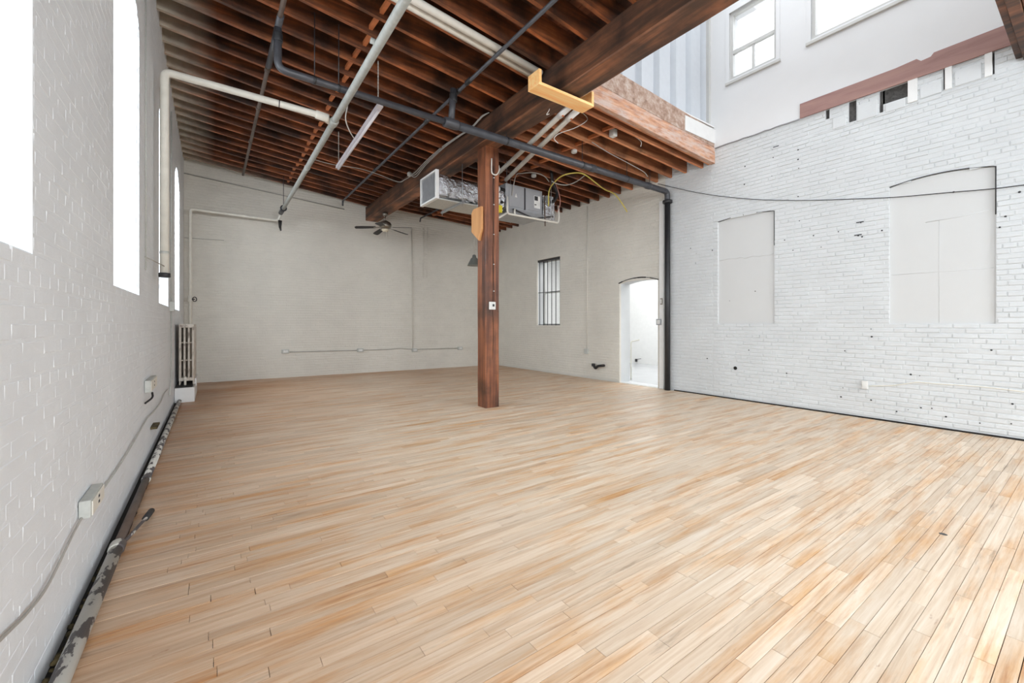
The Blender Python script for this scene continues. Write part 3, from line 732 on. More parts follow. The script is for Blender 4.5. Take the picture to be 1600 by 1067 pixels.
m = MB(); m.tube([(1.41, 11.55, 4.211), (1.41, 12.1, 4.203)], .053, 14); m.build('flange', M['darkpipe'], gp)
collar((1.41, 11.6, 4.21), (0, 1, 0), .075, .05, M['black'], gp, 'clamp')
m = MB(); m.tube([(1.41, 11.6, 4.26), (1.41, 11.6, zl_(1.41)+.02)], .007, 6); m.build('hanger_rod', M['black'], gp)
m = MB(); m.tube([(1.33, 4.13, 4.12), (1.29, 4.13, 4.14), (1.25, 4.14, 4.15)], .028, 10); m.build('tap_stub', M['greypipe'], gp)
m = MB(); m.tube([(1.40, 12.15, 4.02), (1.40, 12.16, 3.86), (1.43, 12.28, 3.80)], .05, 10, radii=[.045, .03, .02]); m.build('drip_leg', M['bcable'], gp)
wp = thing('white_riser_pipe', 'white pipe rising beside the left wall and crossing to the grey pipe', 'pipe', (-.45, 6.25, 1.9))
m = MB(); m.tube(bend([(-.45, 6.28, 1.95), (-.45, 6.28, 4.30), (1.20, 6.09, 4.185), (1.33, 6.16, 4.15)], .07), .042, 16); m.build('pipe_run', M['ivory'], wp)
collar((1.20, 6.10, 4.183), (1, 0, -.1), .056, .16, M['ivory'], wp, 'elbow'); collar((.70, 6.148, 4.22), (1, -.1, -.06), .045, .012, M['slate'], wp)
collar((-.45, 6.28, 1.96), (0, 0, 1), .055, .05, M['slate'], wp, 'end_cap'); collar((-.45, 6.28, 2.22), (0, 0, 1), .045, .03, M['box'], wp)
m = MB(); m.tube([(XL, 5.55, 2.07), (-.45, 6.24, 2.06)], .005, 6); m.build('wall_bracket', M['cable'], wp)
m = MB(); m.tube([(XL+.012, 5.52, 1.93), (XL+.012, 5.52, 4.9)], .005, 6); tag(m.build('thin_wall_wire', M['box']), 'thin painted wire running up the left wall before the riser pipe', 'wire')
rp = thing('radiator_pipe', 'ivory pipe on the back wall dropping to the radiator corner', 'pipe', (-.41, 12.1, 0))
m = MB(); m.tube(bend([(-.41, 12.1, .0), (-.41, 12.1, 4.02), (1.36, 12.18, 4.02), (1.41, 12.12, 4.19)], .07), .033, 14); m.build('pipe_run', M['ivory'], rp)
collar((-.41, 12.1, 1.97), (0, 0, 1), .05, .14, M['ivory'], rp, 'valve_body')
m = MB(); m.tube([(-.41, 12.1, 1.96), (-.33, 12.02, 1.96)], .012, 8); m.build('valve_stem', M['slate'], rp)
m = MB(); m.tube([(-.33+.05*math.cos(t_)*.7, 12.02+.05*math.cos(t_)*.7, 1.96+.05*math.sin(t_)) for t_ in [i*math.pi/8 for i in range(17)]], .010, 8); m.build('hand_wheel', M['slate'], rp)
# low steam pipe on the floor
fp = thing('floor_steam_pipe', 'paint-peeling pipe lying on the floor along the left wall', 'pipe', (-.475, 4, 0))
m = MB(); m.tube([(-.475, .35, .035), (-.475, 3.5, .035)], .033, 14); m.build('near_length', M['peel'], fp)
m = MB(); m.tube([(-.475, 3.5, .036), (-.475, 4.9, .036)], .026, 14); m.build('middle_length', M['brownpipe'], fp)
m = MB(); m.tube([(-.475, 4.9, .036), (-.475, 9.52, .036)], .030, 14); m.build('far_length', M['peel'], fp)
collar((-.475, 3.5, .036), (0, 1, 0), .040, .09, M['peel'], fp); collar((-.475, 4.9, .036), (0, 1, 0), .034, .07, M['peel'], fp)
m = MB(); m.tube(smoothpath([(-.46, 3.52, .04), (-.43, 3.62, .045), (-.405, 3.78, .04), (-.375, 3.95, .03)]), .010, 8); m.build('branch', M['peel'], fp)
m = MB(); m.tube([(-.385, 3.92, .03), (-.365, 4.06, .03)], .020, 10); m.build('union_nut', M['slate'], fp)
m = MB(); random.seed(3)
for i in range(160):
    y = random.uniform(.4, 3.4); x = random.uniform(XL+.01, -.50); s = random.uniform(.006, .017)
    m.lathe([(s, 0), (s*1.1, s*.5), (s*.5, s)], (x, y, -.021+random.uniform(0, .012)), 5, (random.uniform(-.5, .5), random.uniform(-.5, .5), 1))
db = m.build('debris', M['debris'], kind='stuff'); tag(db, 'crumbly brown and mossy debris in the gap along the left wall', 'debris')

# radiator
rd = thing('radiator', 'tall old cast-iron column radiator in the left corner', 'radiator', (-.38, 9.62, .3))
def section():
    m = MB()
    for k in range(4):
        x = -.475+k*.062
        m.tube([(x, 9.655, .40), (x, 9.655, 1.34)], .017 if 0 < k < 3 else .020, 8)
    m.box(-.492, -.272, 9.632, 9.678, 1.33, 1.395); m.box(-.492, -.272, 9.632, 9.678, .37, .43)
    for z_ in (.74, 1.06): m.box(-.475, -.289, 9.648, 9.662, z_-.008, z_+.008)
    m.box(-.488, -.47, 9.635, 9.675, .3, .4); m.box(-.294, -.276, 9.635, 9.675, .3, .4)
    return m.build('section', M['rad'], rd, bevel=.006)
s0 = section()
for k in range(1, 19):
    c = s0.copy(); COL.objects.link(c); c.parent = rd; c.location = (0, .062*k, 0)
m = MB(); m.lathe([(.026, 0), (.026, .015), (.010, .02)], (-.38, 9.63, 1.355), 14, (0, -1, 0)); m.build('end_plug', M['rad'], rd)
m = MB(); m.tube([(-.40, 9.60, .30), (-.40, 9.60, .44), (-.40, 9.64, .44)], .018, 10); m.lathe([(.03, 0), (.034, .03), (.022, .05)], (-.40, 9.60, .39), 12); m.build('bleed_valve', M['ivory'], rd)
bx = thing('radiator_plinth', 'white painted wooden plinth box under the radiator', 'plinth', (-.4, 10.2, 0))
m = MB(); m.box(-.545, -.265, 9.53, 9.56, 0, .26); m.build('end_board', M['white'], bx, bevel=.004)
m = MB(); m.box(-.295, -.262, 9.56, 10.95, 0, .26); m.build('side_board', M['white'], bx, bevel=.004)
m = MB(); m.box(-.545, -.295, 9.56, 10.9, .0, .27); m.build('base', M['soot'], bx)
m = MB(); m.box(-.30, -.25, 10.1, 10.95, .22, .36); m.build('front_lip', M['white'], bx, bevel=.004)

# conduits, cables and boxes on the left wall
m = MB(); m.tube([(XL+.02, 8.56, 1.72), (XL+.02, 8.56, 4.75)], .009, 8); m.tube([(XL+.02, 8.56, 1.62), (XL+.02, 8.56, .55), (XL+.02, 8.2, .32)], .009, 8)
lc = m.build('wall_conduit', M['box']); tag(lc, 'thin vertical conduit on the left wall before the last window', 'conduit')
m = MB(); m.box(XL, XL+.06, 8.50, 8.62, 1.60, 1.75); m.build('junction_box', M['box'], lc, bevel=.004)
def on_left(px, py, d=.015): return UP(px, py, 'x', XL+d)
m = MB(); m.tube(smoothpath([on_left(*p) for p in ((262, 608), (256, 616), (250, 630), (240, 643), (231, 652), (222, 667), (212, 685), (196, 712), (178, 740), (166, 757), (150, 780))]), .006, 6)
tag(m.build('wall_cable_far', M['box']), 'loose painted cable sagging along the left wall between the two sockets', 'cable')
m = MB(); m.tube(smoothpath([on_left(*p) for p in ((128, 808), (112, 838), (92, 880), (70, 922), (40, 960), (10, 990), (-30, 1030))]), .0055, 8)
tag(m.build('wall_cable_near', M['cable']), 'grey cable leaving the nearest left-wall socket towards the camera', 'cable')
def box_left(px0, px1, py0, py1, label, dep=.05):
    a = on_left(px0, (py0+py1)/2); b = on_left(px1-5, (py0+py1)/2); zc0 = on_left(px0, py1)[2]; zc1 = on_left(px0, py0)[2]
    t_ = thing('socket_box', label, 'socket', (XL, (a[1]+b[1])/2, zc0))
    m = MB(); m.box(XL+.004, XL+dep, a[1], b[1], zc0, zc1); m.build('box', M['box'], t_, bevel=.005)
    m = MB(); m.box(XL+dep, XL+dep+.006, a[1]+.008, b[1]-.008, zc0+.008, zc1-.008); m.build('face_plate', M['ivory'], t_, bevel=.003)
    for k in (0.3, .62):
        m = MB(); z_ = zc0+(zc1-zc0)*k; y_ = (a[1]+b[1])/2; m.box(XL+dep+.006, XL+dep+.008, y_-.012, y_-.005, z_, z_+.014); m.box(XL+dep+.006, XL+dep+.008, y_+.005, y_+.012, z_, z_+.014); m.build('socket_slots', M['slate'], t_)
    return t_
box_left(228, 243, 595, 614, 'small grey wall box under the second far window with a stub of cord'); box_left(127, 153, 784, 812, 'bulky painted socket box nearest the camera low on the left wall')
p = on_left(232, 614); q = on_left(227, 630)
m = MB(); m.tube(smoothpath([p+Vector((.03, 0, 0)), (p+q)/2+Vector((.04, 0, 0)), q]), .009, 8); tag(m.build('cord_stub', M['slate']), 'short dark cord hanging from the far wall box', 'cord')
p = on_left(243, 664, .03); m = MB(); m.box(p[0]-.03, p[0]+.03, p[1]-.18, p[1]+.1, p[2]-.012, p[2]+.012); tag(m.build('painted_bracket', M['debris'], bevel=.004), 'small greenish bracket fixed just above the floor pipe', 'bracket')

# ------------------------------------------------------------------ back-wall conduit with sockets
def onb(px, py, d=.02):
    r = (px-800)/F; dx, dy, dz = SN+r*CS, CS-r*SN, (HY-py)/F
    # plane through the back wall moved inward by d
    nx, ny = -uy, ux; k = (nx*(XL)+ny*(BY0))-d
    t_ = k/(nx*dx+ny*dy); return Vector((dx*t_, dy*t_, CH+dz*t_))
bc = thing('socket_conduit', 'thin grey conduit joining four sockets low on the back wall', 'conduit', tuple(onb(580, 545)))
m = MB(); m.tube([onb(*p) for p in ((452, 550), (562, 547), (605, 546), (625, 544), (645, 546), (719, 544))], .010, 8); m.build('conduit_run', M['cable'], bc)
for px in (446, 563, 648, 719):
    p = onb(px, 549 if px < 500 else 547 if px < 660 else 544, .03); m = MB()
    m.box(p[0]-.085, p[0]+.085, p[1]-.03, p[1]+.035, p[2]-.05, p[2]+.05); s_ = m.build('socket', M['box'], bc, bevel=.01)
    m = MB(); m.box(p[0]-.05, p[0]+.05, p[1]-.034, p[1]-.03, p[2]-.028, p[2]+.028); m.build('socket_plate', M['outlet'], s_)
m = MB(); m.tube([onb(645, 545), onb(643, 356)], .012, 8); tag(m.build('back_wall_conduit', M['wall_back']), 'painted vertical conduit up the back wall from the third socket', 'conduit')
m = MB(); m.tube([onb(662, 355), onb(661, 433)], .008, 8); m.tube([onb(668, 355), onb(667, 434)], .007, 8)
tag(m.build('twin_wall_conduit', M['wall_back']), 'pair of thin painted conduits ending half way down the back wall', 'conduit')
m = MB(); m.tube([onb(287, 270.5), onb(538, 327)], .012, 6); tag(m.build('ledge_strip', M['cable']), 'thin dark line of trim slanting below the ceiling on the back wall', 'trim')
m = MB(); m.tube([onb(288, 371.5), onb(350, 375.5)], .007, 6); tag(m.build('short_wall_rod', M['cable']), 'short rod fixed across the corner of the back wall', 'rod')

# ------------------------------------------------------------------ right wall fittings
m = MB(); m.box(XR-.05, XR, 5.53, 5.64, 0, 4.05); tag(m.build('corner_board', M['white'], bevel=.004), 'white upright board between the doorway and the dark drain pipe', 'board')
def onr(px, py, d=.012): return UP(px, py, 'x', XR-d)
def rbox(name, px, py, sy, sz, label, mat, cat='switch', d=.05):
    p = onr(px, py); m = MB(); m.box(XR-d, XR-.002, p[1]-sy/2, p[1]+sy/2, p[2]-sz/2, p[2]+sz/2); o = m.build(name, mat, bevel=.004); tag(o, label, cat)
    m = MB(); m.box(XR-d-.006, XR-d, p[1]-sy*.32, p[1]+sy*.32, p[2]-sz*.32, p[2]+sz*.32); m.build('face_plate', M['outlet'], o); return o
rbox('switch_box', 1031.5, 503, .12, .13, 'grey switch box beside the doorway', M['unit'], d=.075)
rbox('call_button', 1035.5, 471, .05, .14, 'small brass coloured plate above the switch box', M['nickel'], 'plate', .07)
rbox('wall_socket', 1352, 601, .07, .12, 'white wall socket low on the right brick wall', M['outlet'], 'socket', .05)
m = MB(); m.tube(smoothpath([onr(*p) for p in ((1358, 603), (1395, 602), (1425, 598), (1435, 597), (1470, 600), (1520, 603), (1560, 607), (1600, 612), (1660, 618))]), .008, 6)
tag(m.build('socket_cable', M['ivory']), 'white cable running right from the low wall socket', 'cable')
m = MB(); m.tube(smoothpath([onr(*p, .02) for p in ((1028, 287), (1080, 299), (1130, 307), (1190, 312), (1260, 313), (1330, 311), (1400, 308), (1480, 301), (1550, 295), (1600, 289), (1680, 280))]), .006, 6)
tag(m.build('sagging_wire', M['slate']), 'thin dark wire sagging across the whole right wall', 'wire')
sc = thing('socket_drop', 'vertical conduit down to a single socket between the barred window and doorway', 'conduit', tuple(onr(917, 550)))
m = MB(); m.tube([onr(918, 322), onr(917, 545)], .011, 8); m.build('conduit_run', M['wall_back'], sc)
p = onr(916.5, 549); m = MB(); m.box(XR-.05, XR, p[1]-.06, p[1]+.06, p[2]-.06, p[2]+.07); m.build('socket', M['box'], sc, bevel=.006)
st = thing('pipe_stub', 'dark capped pipe stub poking from the wall left of the doorway', 'pipe', tuple(onr(938, 572)))
a = onr(944, 571, 0); m = MB()
m.tube(bend([(XR, a[1], a[2]), (XR-.09, a[1], a[2]), (XR-.10, a[1]+.12, a[2]-.02), (XR-.10, a[1]+.20, a[2]-.09), (XR-.10, a[1]+.27, a[2]-.0)], .04), .032, 12); m.build('pipe_run', M['bcable'], st)
collar((XR-.10, a[1]+.27, a[2]), (0, 0, 1), .045, .07, M['bcable'], st, 'cap')
pt = thing('handrail_pipe', 'thin white pipe standing just beyond the doorway', 'pipe', (8.6, 6.6, 0))
q = UP(986, 572, 'x', 8.7); m = MB(); m.tube(bend([(8.7, q[1], -.02), (8.7, q[1], .95), (8.7, q[1]-.25, 1.0)], .05), .018, 8); m.build('pipe_run', M['ivory'], pt)
q = UP(992, 563, 'x', 12.4); m = MB(); m.box(12.44, 12.5, q[1]-.03, q[1]+.03, q[2]-.05, q[2]+.05); m.tube([(12.46, q[1], q[2]+.03), (12.46, q[1]-.22, q[2]+.07)], .010, 6)
tag(m.build('tap_fitting', M['rail']), 'tiny dark tap on the far wall of the next room', 'tap')

# ------------------------------------------------------------------ fluorescent lamp
fl_ = thing('fluorescent_lamp', 'long single-tube fluorescent batten hung on chains under the joists', 'lamp', (1.86, 7, 4.3))
m = MB(); m.hexa([(1.79, 5.62, 4.30), (1.87, 5.62, 4.30), (1.95, 8.34, 4.30), (1.87, 8.34, 4.30), (1.80, 5.62, 4.36), (1.86, 5.62, 4.36), (1.94, 8.34, 4.36), (1.88, 8.34, 4.36)]); m.build('housing', M['tube'], fl_, bevel=.006)
m = MB(); m.tube([(1.83, 5.68, 4.278), (1.91, 8.28, 4.278)], .019, 12); m.build('lamp_tube', M['tube'], fl_)
for (x, y) in ((1.83, 5.72), (1.905, 8.24)):
    m = MB(); z_ = 4.36; k = 0
    while z_ < zl_(x)+.01:
        m.box(x-.004-(k % 2)*.003, x+.004+(k % 2)*.003, y-.004-(1-k % 2)*.003, y+.004+(1-k % 2)*.003, z_, z_+.024); z_ += .022; k += 1
    m.build('chain', M['cable'], fl_)
m = MB(); m.tube(smoothpath([(1.47, 6.35, 4.33), (1.50, 6.5, 4.32), (1.62, 7.0, 4.22), (1.74, 7.15, 4.2), (1.86, 7.0, 4.30)]), .008, 6)
m = MB(); m.tube(smoothpath([UP(543, 165, 'y', 6.6), UP(540, 185, 'y', 6.6), UP(545, 202, 'y', 6.7), UP(553, 216, 'y', 6.85)]), .009, 6); m.build('flex', M['wcable'], fl_)

# twin white ducts in the joist bay, cradle and the pipes to the air handler
for y, lb in ((4.35, 'near white conduit of the pair laid in the joist bay left of the beam'), (4.455, 'far white conduit of the pair laid in the joist bay left of the beam')):
    m = MB(); m.tube([(-.5, y, zl_(-.5)-.05), (3.55, y, zl_(3.55)-.03)], .043, 14); tag(m.build('bay_conduit', M['pvc']), lb, 'conduit')
cd = thing('pine_cradle', 'new pale pine cradle strapped under the beam', 'cradle', (3.7, 4.1, 4.3))
m = MB(); m.box(3.22, 4.16, 3.98, 4.20, 4.30, 4.335); m.build('bottom_board', M['pine'], cd, bevel=.003)
m = MB(); m.box(3.22, 3.26, 3.98, 4.20, 4.335, 4.49); m.build('end_board', M['pine'], cd, bevel=.003)
m = MB(); m.box(4.12, 4.16, 3.98, 4.20, 4.335, 4.50); m.build('end_board', M['pine'], cd, bevel=.003)
for i, (dx, lb) in enumerate(((0, 'left white plastic pipe slanting from the pine cradle to the air handler'), (.16, 'right white plastic pipe slanting from the pine cradle to the air handler'))):
    pp = thing('slanting_pipe', lb, 'pipe', (4.0+dx, 4.5, 4.3))
    pts = [(4.03+dx, 4.21, 4.42), (3.985+dx, 4.40, 4.34), (4.60+dx*1.2, 6.98, 4.37-dx*.55)]
    m = MB(); m.tube(bend(pts, .05), .038, 14); m.build('pipe_run', M['pvc'], pp)
    m = MB(); m.tube([(4.012+dx, 4.29, 4.388), (3.985+dx, 4.40, 4.342), (4.01+dx, 4.50, 4.341)], .043, 14); m.build('elbow', M['white'], pp)
    m = MB(); c_ = Vector(pts[1]); m.box(c_[0]-.012, c_[0]+.012, c_[1]-.012, c_[1]+.012, c_[2]-.05, c_[2]-.038); m.build('strap_clip', M['bridge'], pp)

# ------------------------------------------------------------------ air handler
HY0, HY1 = 7.0, 7.66
dk = thing('foil_duct', 'foil wrapped supply duct with a grille, hung under the beam left of the post', 'duct', (3.3, 7.3, 3.68))
m = MB(); m.box(3.27, 3.33, HY0-.02, HY1+.02, 3.66, 3.69); m.box(3.27, 3.33, HY0-.02, HY1+.02, 4.15, 4.18); m.box(3.27, 3.33, HY0-.02, HY0+.02, 3.69, 4.15); m.box(3.27, 3.33, HY1-.02, HY1+.02, 3.69, 4.15)
m.build('grille_frame', M['white'], dk)
for k in range(22):
    z_ = 3.70+k*.0205; m = MB(); m.hexa([(3.285, HY0+.02, z_), (3.32, HY0+.02, z_+.012), (3.32, HY1-.02, z_+.012), (3.285, HY1-.02, z_), (3.285, HY0+.02, z_+.004), (3.32, HY0+.02, z_+.016), (3.32, HY1-.02, z_+.016), (3.285, HY1-.02, z_+.004)])
    m.build('louvre', M['mesh'], dk)
for k in range(10):
    y_ = HY0+.05+k*.062; m = MB(); m.box(3.29, 3.30, y_-.003, y_+.003, 3.69, 4.15); m.build('grille_bar', M['mesh'], dk)
# foil body: rounded box skin, slightly crumpled
m = MB(); random.seed(5); xs_ = [3.33+i*.06 for i in range(25)]; rr = []
for i, x in enumerate(xs_):
    n = len(m.v)
    for k in range(28):
        a = 2*math.pi*k/28; ca, sa = math.cos(a), math.sin(a); e = .35 if i < 4 else .55
        yy = (HY0+HY1)/2+.325*math.copysign(abs(ca)**e, ca); zz = 3.92+.235*math.copysign(abs(sa)**e, sa)
        q = random.uniform(-.010, .010); m.v.append((x+random.uniform(-.01, .01), yy+q, zz+q))
    rr.append(n)
for a, b in zip(rr, rr[1:]):
    for k in range(28): m.face((a+k, a+(k+1) % 28, b+(k+1) % 28, b+k))
m.build('foil_wrap', M['foil'], dk)
m = MB(); m.box(3.34, 4.75, HY0+.02, HY1-.02, 3.662, 3.684); m.build('duct_base', M['box'], dk)
tz = thing('trapeze_hanger', 'galvanised trapeze hanger carrying the foil duct', 'hanger', (3.78, 7.3, 3.63))
m = MB(); m.box(3.76, 3.80, HY0-.10, HY1+.14, 3.625, 3.662); m.build('channel', M['steel'], tz)
for y_ in (HY0-.07, HY1+.11):
    m = MB(); m.tube([(3.78, y_, 3.58), (3.78, y_, zr_(3.78) if y_ > 9 else 4.362)], .007, 8); m.build('rod', M['steel'], tz)
ah = thing('air_handler', 'grey sheet-metal air handler hanging right of the post', 'air conditioner', (5.3, 7.3, 3.7))
m = MB(); m.box(4.80, 5.75, HY0+.004, HY1, 3.72, 4.23); m.build('casing', M['unit'], ah, bevel=.006)
m = MB(); m.box(4.88, 5.26, HY0-.008, HY0+.004, 3.78, 4.20); m.build('access_panel', M['unit'], ah, bevel=.003)
m = MB(); m.box(5.30, 5.72, HY0-.008, HY0+.004, 3.78, 4.20); m.build('access_panel', M['unit'], ah, bevel=.003)
m = MB(); m.box(5.262, 5.298, HY0-.004, HY0+.004, 3.76, 4.21); m.build('panel_seam', M['slate'], ah)
m = MB(); m.box(4.82, 5.75, HY0-.02, HY1, 3.64, 3.72); m.build('drain_pan', M['steel'], ah, bevel=.004)
m = MB(); m.box(5.52, 5.68, HY0-.012, HY0-.008, 3.84, 4.10); lb = m.build('rating_label', M['outlet'], ah)
m = MB(); m.box(5.53, 5.62, HY0-.014, HY0-.012, 4.0, 4.09); m.box(5.53, 5.58, HY0-.014, HY0-.012, 3.90, 3.92); m.build('label_print', M['slate'], lb)
m = MB(); m.prism([(5.02, 3.98), (5.08, 3.98), (5.05, 4.06)], 'y', HY0-.012, HY0-.008); m.build('warning_label', M['outlet'], ah)
for z_ in (4.08, 3.96, 3.84):
    m = MB(); m.tube([(4.56, HY0+.06, z_), (4.80, HY0+.06, z_)], .055, 14); m.build('duct_collar', M['bcable'], ah)
    m = MB(); m.tube([(4.62, HY0+.03, z_), (4.66, HY0+.03, z_)], .05, 14); m.build('collar_band', M['outlet'], ah)
m = MB(); m.box(4.62, 4.72, HY0, HY0+.08, 3.62, 3.76); m.build('tape_wrap', M['yellow'], ah)
m = MB(); m.tube(bend([(4.80, HY0-.06, 3.94), (4.80, HY0-.06, 3.60), (6.15, HY0-.06, 3.60), (6.17, HY0-.06, 3.72), (6.17, HY0-.04, 3.98)], .06), .021, 12); m.build('condensate_pipe', M['pvc'], ah)
m = MB(); m.tube([(4.80, HY0-.06, 3.62), (4.62, HY0-.04, 3.50), (4.56, HY0-.04, 3.48)], .02, 10); m.build('drain_tail', M['pvc'], ah)
m = MB(); m.tube([(4.98, HY0-.06, 3.60), (4.98, HY0-.06, 3.72)], .02, 8); m.build('trap_vent', M['pvc'], ah)
m = MB(); m.box(5.77, 6.10, HY0+.0, HY0+.3, 3.66, 4.16); m.build('coil_box', M['foil'], ah, bevel=.01)
m = MB(); m.box(5.84, 6.02, HY0-.04, HY0+.0, 4.02, 4.15); m.build('control_box', M['unit'], ah, bevel=.005)
m = MB(); m.tube([(5.90, HY0-.03, 4.10), (5.90, HY0-.03, 3.98)], .035, 12); m.build('solenoid', M['nickel'], ah)
m = MB(); m.tube(smoothpath([(5.95, HY0-.05, 4.75), (6.0, HY0-.05, 4.45), (6.12, HY0-.05, 4.25), (6.05, HY0-.05, 4.08), (5.94, HY0-.05, 4.02)]), .035, 12); m.build('insulated_hose', M['bcable'], ah)
m = MB(); m.tube([(5.76, HY0-.05, 4.1), (5.78, HY0-.06, 3.48)], .014, 8); m.build('sensor_lead', M['brownpipe'], ah)
m = MB(); m.tube([(4.95, HY0-.05, 3.72), (5.5, HY0-.05, 3.60), (6.0, HY0-.05, 3.72)], .012, 8); m.build('support_strap', M['slate'], ah)
for x, y_ in ((4.85, HY0+.03), (5.45, HY1+.1), (5.93, HY0-.08), (4.95, HY1)):
    m = MB(); m.tube([(x, y_, 3.66), (x, y_, zr_(x)+.02)], .007, 8); m.build('hanger_rod', M['steel'], ah)
def cab(name, mat, pts, y, r, label, smooth=True):
    P_ = [UP(a, b, 'y', y if not c else c[0]) for (a, b, *c) in pts]
    m = MB(); m.tube(smoothpath(P_), r, 8); o = m.build(name, mat); tag(o, label, 'cable'); return o
cab('yellow_cable', M['ycable'], [(857, 322, 6.9), (858, 298, 6.85), (867, 284, 6.6), (880, 274, 6.4), (900, 270, 6.3), (914, 273, 6.3), (930, 285, 6.3), (945, 296, 6.3), (960, 303, 6.3), (972, 318, 6.3), (980, 331, 6.3)], 6.3, .013, 'yellow cable looping from the air handler to the right wall')
cab('grey_loop_cable', M['cable'], [(862, 283), (870, 287), (885, 289), (900, 284), (914, 274)], 6.35, .010, 'grey cable looped beside the yellow one under the joists')
cab('arched_cable', M['cable'], [(800, 305), (806, 275), (815, 271), (835, 270), (850, 275), (858, 284)], 6.95, .009, 'grey cable arching above the air handler')
cab('pink_cable', M['pcable'], [(868, 286), (874, 305), (875, 320), (870, 332)], 6.92, .008, 'pink cable at the right end of the air handler')
cab('cradle_cable', M['wcable'], [(905, 172), (917, 183), (915, 190), (898, 200), (875, 208), (866, 216), (872, 224)], 4.9, .006, 'white cable drooping from the right end of the pine cradle')
cab('stub_wire', M['wcable'], [(846, 151), (852, 158), (859, 165), (858, 172), (854, 179), (858, 178)], 4.45, .005, 'bent white wire end hanging below the pine cradle')
cab('joist_wire', M['wcable'], [(982, 203), (987, 210), (996, 216), (1002, 222), (1001, 229)], 4.75, .006, 'short bent wire dangling below the header joists')
cab('long_joist_cable', M['cable'], [(925, 222), (950, 238), (980, 254), (1005, 268), (1012, 276)], 5.3, .008, 'pale cable clipped under the right joists near the drain pipe')
# conduit cables along the beam
m = MB()
for k in range(3):
    off = .012*k
    m.tube(smoothpath([UP(764-k*2, 176+k, 'x', 3.56-off), UP(752, 182+k, 'x', 3.55-off), UP(737, 198+k, 'x', 3.55-off), UP(715, 213+k, 'x', 3.55-off), UP(690, 230+k*2, 'x', 3.55-off), UP(665, 252+k*3, 'x', 3.55-off), UP(650, 268+k*4, 'x', 3.55-off), UP(641, 274, 'x', 3.55-off)]), .008, 6)
cb = m.build('beam_cables', M['cable']); tag(cb, 'bundle of pale cables clipped along the left face of the beam', 'cable')
p = UP(640, 272, 'x', 3.53); m = MB(); m.lathe([(.02, -.06), (.05, -.04), (.055, .02), (.02, .05)], p, 10); m.build('cable_knot', M['cable'], cb)
m = MB(); m.tube(smoothpath([UP(641, 276, 'y', 8.9), UP(632, 281, 'y', 8.95), UP(622, 284, 'y', 9.1), UP(590, 272, 'y', 9.1), UP(560, 263, 'y', 9.1), UP(520, 257, 'y', 9.1), UP(490, 249, 'y', 9.1)]), .007, 6)
tag(m.build('ceiling_cable', M['cable']), 'thin pale cable drooping from the beam towards the grey pipe', 'cable')
for (px, py, lb) in ((834, 275, 'round white junction cover on a joist above the air handler'), (897, 237, 'round white junction cover beside the drain pipe hangers')):
    p = UP(px, py, 'z', 4.6); m = MB(); m.lathe([(.05, 0), (.055, .01), (.055, .05)], (p[0], p[1], 4.58), 16); tag(m.build('ceiling_box', M['outlet']), lb, 'junction box')
for (px, py, w_, lb) in ((372.5, 256, .02, 'left of two short white tabs hanging from the joists near the back wall'), (402, 263, .02, 'right of two short white tabs hanging from the joists near the back wall')):
    p = UP(px, py, 'y', 11.9); m = MB(); m.box(p[0]-.018, p[0]+.018, p[1]-.006, p[1]+.006, p[2]-.07, p[2]+.07); tag(m.build('paper_tab', M['outlet']), lb, 'tab')
m = MB(); p = UP(958, 210, 'z', 4.66); m.box(p[0]-.05, p[0]+.05, p[1]-.05, p[1]+.05, 4.62, 4.74); tag(m.build('joist_box', M['outlet'], bevel=.006), 'white square electrical box between the front right joists', 'junction box')

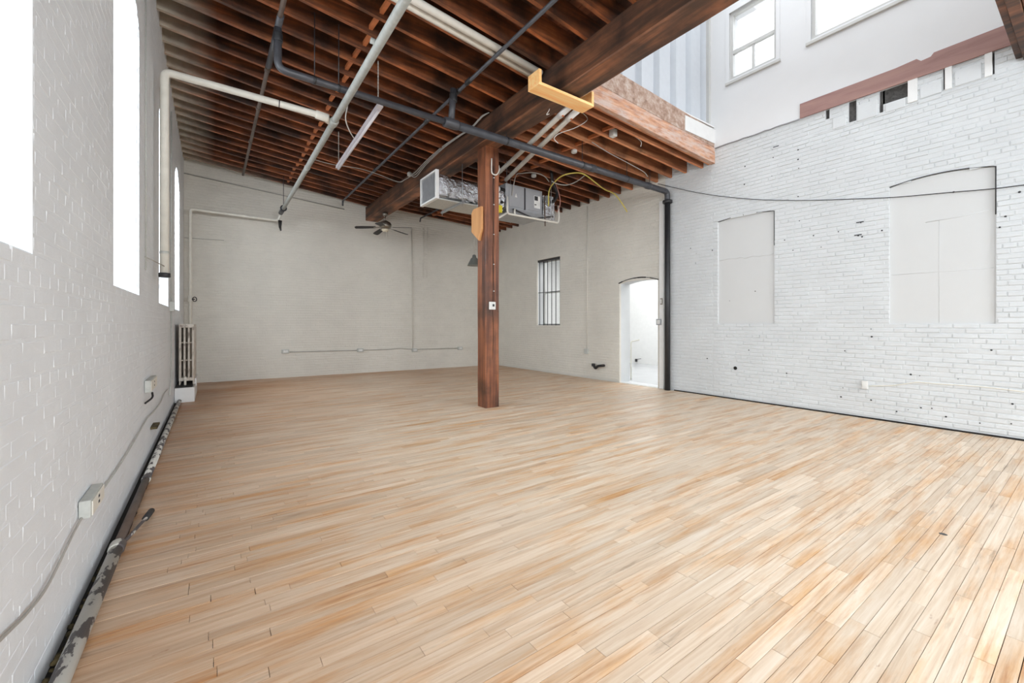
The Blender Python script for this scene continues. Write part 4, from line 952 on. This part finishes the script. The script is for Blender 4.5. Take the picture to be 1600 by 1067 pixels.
# ------------------------------------------------------------------ ceiling fan
FX, FY = 3.77, 11.18
fan = thing('ceiling_fan', 'five-blade ceiling fan with dark blades under the far end of the beam', 'fan', (FX, FY, 4.36))
m = MB(); m.lathe([(.03, -.09), (.065, -.06), (.075, 0)], (FX, FY, 4.36), 20); m.build('canopy', M['nickel'], fan)
m = MB(); m.tube([(FX, FY, 4.28), (FX, FY, 4.14)], .014, 10); m.build('downrod', M['nickel'], fan)
m = MB(); m.lathe([(.06, 3.93), (.12, 3.945), (.155, 3.985), (.16, 4.06), (.13, 4.11), (.05, 4.15), (.03, 4.16)], (FX, FY, 0), 24); m.build('motor_housing', M['nickel'], fan)
m = MB(); m.lathe([(.02, 3.86), (.07, 3.872), (.095, 3.90), (.085, 3.93)], (FX, FY, 0), 20); m.build('light_bowl', M['lampglass'], fan)
for k in range(5):
    an = math.radians(20.7+72*k); R = Matrix.Rotation(an, 4, 'Z') @ Matrix.Rotation(math.radians(5), 4, 'Y') @ Matrix.Rotation(math.radians(12), 4, 'X'); T = Matrix.Translation((FX, FY, 3.985))
    def q(x, y, z_): return tuple(T @ R @ Vector((x, y, z_)))
    m = MB(); pts = [(.25, -.055), (.60, -.075), (.74, -.07), (.77, -.03), (.77, .03), (.74, .07), (.60, .075), (.25, .055)]
    n = len(m.v); m.v += [q(x, y, -.005) for x, y in pts]+[q(x, y, .005) for x, y in pts]; L_ = len(pts)
    m.face([n+i for i in range(L_)][::-1]); m.face([n+L_+i for i in range(L_)])
    for i in range(L_): m.face((n+i, n+(i+1) % L_, n+L_+(i+1) % L_, n+L_+i))
    b_ = m.build('blade', M['blade'], fan)
    m = MB(); m.hexa([q(.12, -.02, -.008), q(.30, -.035, -.008), q(.30, .035, -.008), q(.12, .02, -.008), q(.12, -.02, .0), q(.30, -.035, -.004), q(.30, .035, -.004), q(.12, .02, .0)]); m.build('blade_iron', M['nickel'], b_)
for dx in (-.03, .04):
    m = MB(); m.tube([(FX+dx, FY-.07, 3.88), (FX+dx, FY-.07, 3.72)], .003, 6); m.build('pull_chain', M['nickel'], fan)
# pendant behind the post
p = UP(741, 415, 'y', 9.0)
pl = thing('pendant_lamp', 'grey cone pendant lamp half hidden behind the post', 'lamp', tuple(p))
m = MB(); m.lathe([(.17, 0), (.165, .01), (.085, .17), (.05, .20), (.045, .25), (.02, .27)], p, 24); m.build('lamp_shade', M['pendant'], pl)
m = MB(); m.lathe([(.15, .006), (.15, .012)], p, 20); m.build('diffuser', M['lampglass'], pl)
m = MB(); m.tube([(p[0], p[1], p[2]+.26), (p[0], p[1], zr_(p[0]))], .006, 6); m.build('cord', M['cable'], pl)
# knots and burns in the floor
m = MB(); p = UP(1474, 834, 'z', .002); m.lathe([(.022, 0), (.018, .0012)], (p[0], p[1], .0), 12); m.build('burn_mark', M['soot'], fl)
